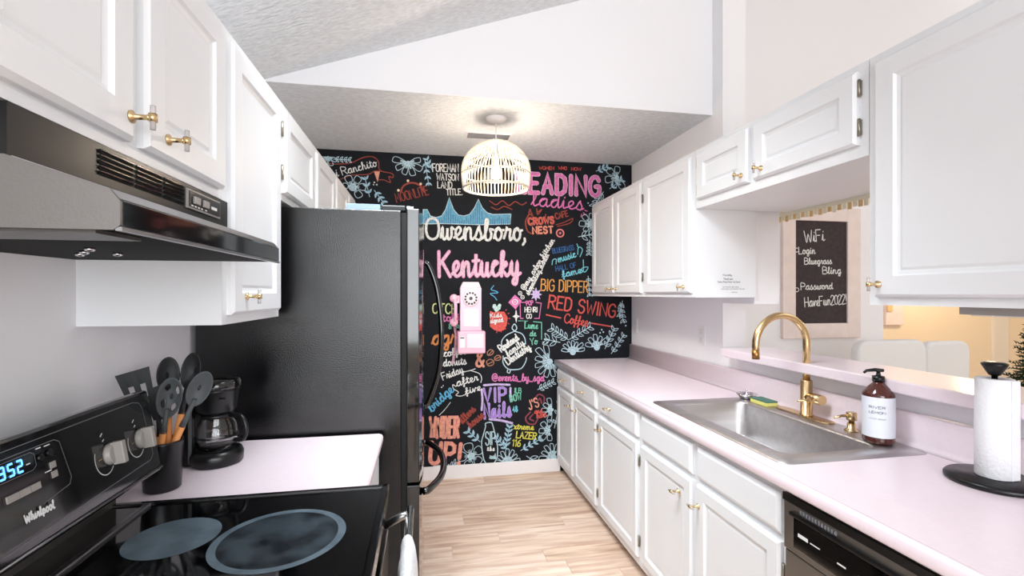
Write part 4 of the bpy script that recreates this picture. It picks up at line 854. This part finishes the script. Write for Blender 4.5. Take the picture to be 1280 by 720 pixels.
g = MB().lathe([(.045, 0), (.055, .006), (.060, .035), (.055, .075), (.042, .098), (.043, .104), (.041, .104), (.040, .098), (.053, .075), (.058, .035), (.053, .008), (0, .004)], 'glass_carafe', (qx, qy, CZ + .0475), n=40).build('carafe', t)
MB().lathe([(.045, 0), (.046, .010), (.040, .012)], 'black_satin', (qx, qy, CZ + .147), n=32).build('carafe_lid', g)
MB().lathe([(.0615, 0), (.0605, .006)], 'black_satin', (qx, qy, CZ + .086), n=36, caps=False).build('band', g)
MB().tube(smooth([(qx + .043, qy - .012, CZ + .152), (qx + .080, qy - .026, CZ + .150), (qx + .098, qy - .034, CZ + .115), (qx + .088, qy - .030, CZ + .080), (qx + .058, qy - .018, CZ + .075)], 5), .007, 'black_satin', 10).build('carafe_handle', g)

# ------------------------------------------------------------------ pendant lamp
px_, py_ = .433, 2.89
t = thing('pendant_lamp', 'white rattan dome pendant lamp hanging from the low ceiling', 'lamp', (px_, py_, 2.54))
MB().lathe([(.062, 0), (.062, -.006), (.050, -.020), (.020, -.030), (0, -.031)], 'trim_white', (px_, py_, 2.54), n=32).build('ceiling_rose', t)
for a in (2.4, 5.5): MB().lathe([(.006, 0), (.006, -.008)], 'trim_white', (px_ + .05 * math.cos(a), py_ + .05 * math.sin(a), 2.535), n=10).build('screw', t)
MB().tube([(px_, py_, 2.512), (px_, py_, 2.28)], .004, 'trim_white', 8).build('cord', t)
sh = MB()
def rp(v):   # v 0 top .. 1 bottom -> (radius, z)
    a = v * math.radians(108); return (.208 * math.sin(a) + .004, 2.207 + .190 * math.cos(a) * (1 if a < math.pi / 2 else 1.75))
prof = [rp(i / 16) for i in range(17)]
for i in range(56):
    a = 2 * math.pi * i / 56
    sh.tube([(px_ + r * math.cos(a), py_ + r * math.sin(a), z) for r, z in prof[1:]], .0037, 'rattan', 6)
for v, w in ((.10, .004), (.60, .003), (.86, .004), (1.0, .007)):
    r, z = rp(v); sh.tube([(px_ + r * math.cos(2 * math.pi * i / 48), py_ + r * math.sin(2 * math.pi * i / 48), z) for i in range(48)], w, 'rattan', 6, True)
sh.lathe([(.034, 2.398), (.030, 2.403), (.0, 2.405)], 'rattan', (px_, py_, 0), n=24)
sh.build('lamp_shade', t)
MB().lathe([(.018, 0), (.020, -.045)], 'trim_white', (px_, py_, 2.300), n=20).build('socket', t)
MB().lathe([(.012, .0), (.016, -.012), (.030, -.040), (.033, -.062), (.026, -.085), (.0, -.096)], 'bulb', (px_, py_, 2.256), n=24).build('bulb', t)
# ceiling vent
t = thing('ceiling_vent', 'narrow white air vent in the ceiling behind the pendant lamp', 'vent', (.43, 3.20, 2.54))
MB().box(.27, .585, 3.15, 3.27, 2.532, 2.5398, 'trim_white').build('vent_frame', t, bevel=.002)
for i in range(6): MB().box(.285, .57, 3.160 + i * .017, 3.166 + i * .017, 2.527, 2.532, 'grey_print').build('slat', t)

# ------------------------------------------------------------------ wall telephone on the mural
t = thing('wall_telephone', 'pink retro wall payphone mounted on the chalk mural', 'telephone', (.30, YB, 1.25))
def tp(x0, x1, z0, z1, d0, d1, m, nm, par, bv=.004): return MB().box(x0, x1, YB - d1, YB - d0, z0, z1, m).build(nm, par, bevel=bv)
MB().prism([(.270, 1.50), (.430, 1.50), (.412, 1.545), (.290, 1.545)], 'y', YB - .085, YB - .001, 'phone_pale').build('top_cap', t, bevel=.004)
up = tp(.268, .433, 1.165, 1.50, .001, .090, 'phone_pink', 'upper_body', t)
lo = tp(.248, .462, .992, 1.165, .001, .115, 'phone_pink', 'lower_body', t, .010)
dl = MB().lathe([(.064, 0), (.064, .006), (.058, .009), (0, .009)], 'phone_pale', (.350, YB - .090, 1.418), (0, -1, 0), 40).build('dial', up)
for i in range(12):
    a = math.radians(30 * i + 10); c_ = (.350 + .043 * math.cos(a), YB - .0992, 1.418 + .043 * math.sin(a))
    MB().lathe([(.0085, 0), (.0085, .0015)], 'phone_dark', c_, (0, -1, 0), 12).build('finger_hole', dl)
MB().lathe([(.014, 0), (.012, .003)], 'phone_dark', (.350, YB - .099, 1.418), (0, -1, 0), 20).build('dial_hub', dl)
tp(.293, .412, 1.200, 1.335, .090, .094, 'phone_pale', 'instruction_card', up, .001)
tp(.262, .302, 1.040, 1.125, .115, .119, 'white_plastic', 'coin_return', lo, .001); tp(.266, .298, 1.112, 1.120, .119, .121, 'phone_dark', 'coin_slot', lo, 0)
tp(.318, .446, 1.035, 1.145, .115, .119, 'phone_pale', 'coin_door', lo, .002)
hs = MB(); hx = .222
hs.tube(smooth([(hx, YB - .060, 1.418), (hx + .010, YB - .085, 1.375), (hx + .010, YB - .090, 1.325), (hx + .010, YB - .085, 1.275), (hx, YB - .060, 1.232)], 5), .014, 'phone_pink', 12)
for z in (1.418, 1.232): hs.lathe([(.020, -.020), (.031, -.012), (.033, .004), (.026, .014), (0, .018)], 'phone_pink', (hx, YB - .060, z), (0, -1, 0), 24)
hs.build('handset', t)
MB().box(.235, .270, YB - .060, YB - .02, 1.38, 1.44, 'phone_pink').build('cradle', t, bevel=.004)
cp = []
for i in range(260):
    z = 1.205 - .30 * i / 259; a = i * .62; cp.append((.228 + .010 * math.cos(a) + .012 * math.sin(i / 60), YB - .022 + .010 * math.sin(a), z - .0))
cp = [(.222, YB - .045, 1.21)] + cp
MB().tube(cp, .0028, 'phone_pink', 5).build('coiled_cord', t)

# ------------------------------------------------------------------ framed chalkboard in the dining room
t = thing('chalkboard_sign', 'cream framed chalkboard with the wifi login, seen through the pass-through', 'sign', (2.85, 3.0, 1.55))
F3 = FY(3.0)
mb = MB(); mb.box(2.525, 2.630, 2.972, 2.9995, 1.130, 2.085, 'frame_cream'); mb.box(3.068, 3.180, 2.972, 2.9995, 1.130, 2.085, 'frame_cream'); mb.box(2.630, 3.068, 2.972, 2.9995, 1.130, 1.238, 'frame_cream'); mb.box(2.630, 3.068, 2.972, 2.9995, 1.985, 2.085, 'frame_cream')
mb.build('frame', t, bevel=.003)
bd = MB().box(2.625, 3.072, 2.984, 2.9993, 1.232, 1.990, 'board_brown').build('board', t); FB3 = FY(2.984)
def onb(px, py): return 2.625 + (px - 57) / (385 - 57) * .447, 1.990 - (py - 25) / (690 - 25) * .758
for tx, a, b, hh in [('WiFi', (122, 170), (245, 155), .085), ('Login', (85, 243), (185, 240), .050), ('Bluegrass', (120, 308), (285, 303), .045), ('Bling', (232, 368), (345, 365), .050), ('Password', (98, 470), (292, 465), .048), ('HaveFun2022!', (122, 580), (382, 558), .068)]:
    p, q = onb(*a), onb(*b); write(tx, 's', p[0], p[1], q[0], q[1], hh, .0068, FB3, 'chalk_white', 'lettering', bd)
mb = MB()
for a in ((72, 218), (72, 470)):
    p = onb(*a); ribbon(mb, [(p[0] + .018 * math.cos(i * .7), p[1] + .015 * math.sin(i * .7)) for i in range(10)], .005, FB3, 'chalk_white', .001)
mb.build('chalk_bullets', bd)
# hallway picture
t = thing('wall_plaque', 'small pale plaque with a gold corner on the warm hallway wall', 'plaque', (5.35, 4.6, 1.2))
MB().box(5.22, 5.47, 4.56, 4.5995, 1.09, 1.36, 'frame_cream').build('panel', t, bevel=.006); MB().box(5.23, 5.30, 4.548, 4.5605, 1.25, 1.34, 'fringe_gold').build('gold_corner', t)

# ------------------------------------------------------------------ dining chairs
def chair(lab, x, y, rz, w, zt):
    t = thing('dining_chair', lab, 'chair', (0, 0, 0), 'white chairs behind the pass-through'); h = w / 2
    MB().box(-h, h, -.25, .24, .50, .58, 'fabric_white').build('seat', t, bevel=.02, seg=3)
    pr = rr(-h, h, .56, zt, .07, 6); o = MB().prism(pr, 'y', -.29, -.22, 'fabric_white').build('backrest', t, bevel=.02, seg=3)
    for sx in (-1, 1):
        for yy in (-.22, .20): MB().cyl((sx * (h - .04), yy, .50), (sx * (h - .03), yy * 1.08, 0), .018, 'light_wood', 10, .012).build('leg', t)
    t.location = (x, y, 0); t.rotation_euler = (0, 0, rz); return t
chair('white upholstered dining chair behind the ledge, nearer the chalkboard sign', 2.83, 2.71, 0, .50, 1.168)
chair('white upholstered dining chair behind the ledge, nearer the small evergreen', 3.66, 3.02, 0, .38, 1.115)
# small evergreen
t = thing('evergreen_tree', 'small dark artificial evergreen in the dining room, cut by the frame edge', 'tree', (4.62, 2.78, 0))
tx, ty = 4.62, 2.78
MB().lathe([(.11, 0), (.15, .22), (.155, .24), (.13, .24), (0, .22)], 'ceramic_off', (tx, ty, 0), n=24).build('pot', t)
MB().cyl((tx, ty, .22), (tx, ty, 1.42), .018, 'bark', 8, .006).build('trunk', t)
rg = random.Random(5); nd = MB()
for k in range(26):
    z = .38 + k * .042; R = .30 * (1 - (z - .30) / 1.25) + .03
    for i in range(11):
        a = rg.random() * 6.28; L = R * (.75 + .4 * rg.random()); dr = Vector((math.cos(a), math.sin(a), -.18 + .4 * rg.random())); o = Vector((tx, ty, z)); e = o + dr * L
        for j in range(9):
            f_ = .25 + .75 * j / 8; c_ = o + dr * L * f_
            for s in (-1, 1):
                nn = Vector((-dr.y * s, dr.x * s, 1.4 * rg.random() - .6)).normalized(); q = c_ + (nn + dr * .5) * .034
                pv = Vector((0, 0, .007)); nd.add([c_ - pv, c_ + pv, q], [(0, 1, 2)], 'needle')
o = nd.build('foliage', t); o['kind'] = 'stuff'

# ------------------------------------------------------------------ chalk mural on the back wall
FM = FY(YB)
NM = {'red_banner': 'red_banner'}
dd = .0006
for it in sorted(MURAL, key=lambda q: 'PLFBDRT'.index(q[0])):
    dd += .00003
    k = it[0]
    if k == 'T':
        _, tx, st, x0, z0, x1, z1, h, w, c = it
        x0, z0, x1, z1, h, w = [v / 100 for v in (x0, z0, x1, z1, h, w)]
        S3 = text_strokes(tx, st, x0, z0, x1, z1, h); mb = MB()
        if tx in ('Kentucky', 'LEADING', 'VIP', 'Nails', 'WNDER', 'UP!', 'NEST', 'CROWS'):
            oc = {'Kentucky': 'chalk_pink', 'LEADING': 'chalk_pale_pink', 'VIP': 'chalk_lilac', 'Nails': 'chalk_lilac', 'NEST': 'chalk_coral', 'CROWS': 'chalk_peach'}.get(tx, 'chalk_coral2')
            for s3 in S3: ribbon(mb, s3, w * 1.35, FM, oc, dd)
        for s3 in S3: ribbon(mb, s3, w, FM, 'chalk_' + c, dd + .0004)
        mb.build('lettering', wb)
    elif k == 'L':
        mb = MB()
        for l in it[4]:
            pts = [(l[i] / 100, l[i + 1] / 100, 0) for i in range(0, len(l), 2)]
            sh_ = it[1] in ('pink_border', 'green_border')
            pts = pts if (sh_ or len(pts) < 3) else smooth(pts, 4)
            ribbon(mb, [p[:2] for p in pts], it[3] / 100, FM, 'chalk_' + it[2], dd)
        mb.build(it[1], wb)
    elif k == 'P':
        l = it[3]; P = [(l[i] / 100, l[i + 1] / 100) for i in range(0, len(l), 2)]
        mb = MB(); mb.add([FM(p[0], p[1], dd) for p in P], [tuple(range(len(P)))], 'chalk_' + it[2])
        ribbon(mb, P + [P[0]], .006, FM, 'chalk_pale_blue' if it[1] == 'blue_bridge' else 'chalk_' + it[2], dd + .0003)
        if it[1] == 'blue_bridge':
            xs_ = [p[0] for p in P]; ztop = lambda x: max([P[i][1] + (P[i + 1][1] - P[i][1]) * (x - P[i][0]) / (P[i + 1][0] - P[i][0]) for i in range(len(P) - 1) if (P[i][0] - x) * (P[i + 1][0] - x) < 0] or [0])
            zb = min(p[1] for p in P)
            for i in range(42):
                x = min(xs_) + .02 + i * .0175; zt = ztop(x) - .012
                if zt > zb + .02: ribbon(mb, [(x, zb + .012), (x + .002, zb + (zt - zb) * rng.uniform(.5, 1))], .004, FM, 'chalk_blue', dd + .0003)
        mb.build(it[1], wb)
    elif k == 'F':
        _, x, z, r, n, a0, a1, cr, c = it; x /= 100; z /= 100; r /= 100; cr /= 100; mb = MB(); w = .0050
        for i in range(n):
            a = math.radians(a0 + (a1 - a0) * (i + .5) / n); hw = math.radians((a1 - a0) / n) * .46; R_ = r * rng.uniform(.95, 1.25)
            def pp(rad, an): return (x + rad * math.cos(an), z + rad * math.sin(an), 0)
            loop_ = smooth([pp(cr * .8, a), pp(R_ * .62, a - hw * .9), pp(R_ * .93, a - hw * .6), pp(R_, a + .05), pp(R_ * .95, a + hw * .55), pp(R_ * .60, a + hw * .9), pp(cr * .8, a)], 4)
            ribbon(mb, [p[:2] for p in loop_], w, FM, 'chalk_' + c, dd)
            for s in (-.3, 0, .3): ribbon(mb, [pp(cr * .8, a + s * hw)[:2], pp(R_ * .5, a + s * hw)[:2]], .0035, FM, 'chalk_' + c, dd)
        if cr > .004: disc(mb, (x, z), cr, FM, 'chalk_' + c, dd, 16)
        mb.build('chalk_flower', wb)
    elif k == 'B':
        _, x0, z0, x1, z1, n, ll, c = it; a = Vector((x0 / 100, z0 / 100)); b = Vector((x1 / 100, z1 / 100)); ll /= 100; mb = MB(); d = (b - a).normalized(); nn = Vector((-d.y, d.x))
        ribbon(mb, [a, b], .0055, FM, 'chalk_' + c, dd)
        for i in range(n):
            for s in (-1, 1):
                o = a + (b - a) * ((i + .5) / n); q = (d * .75 + nn * s * .7).normalized(); sd = Vector((-q.y, q.x)) * ll * .2
                P = [(*o, 0), (*(o + q * ll * .45 + sd), 0), (*(o + q * ll), 0), (*(o + q * ll * .45 - sd), 0), (*o, 0)]
                if c == 'leaf_blue': mb.add([FM(p[0], p[1], dd) for p in smooth(P, 3)[:-1]], [tuple(range(12))], 'chalk_' + c)
                else: ribbon(mb, [p[:2] for p in smooth(P, 3)], .005, FM, 'chalk_' + c, dd)
        mb.build('chalk_leaves', wb)
    elif k == 'D':
        mb = MB(); disc(mb, (it[1] / 100, it[2] / 100), it[3] / 100, FM, 'chalk_' + it[4], dd); mb.build('chalk_dot', wb)
    elif k == 'R':
        _, x, z, r, w, c = it; mb = MB(); ribbon(mb, [(x / 100 + r / 100 * math.cos(i * math.pi / 12), z / 100 + r / 100 * math.sin(i * math.pi / 12)) for i in range(25)], w / 100, FM, 'chalk_' + c, dd); disc(mb, (x / 100, z / 100), r / 300, FM, 'chalk_' + c, dd); mb.build('chalk_ring', wb)
for o in bpy.data.objects:
    if '_o' in o: del o['_o']
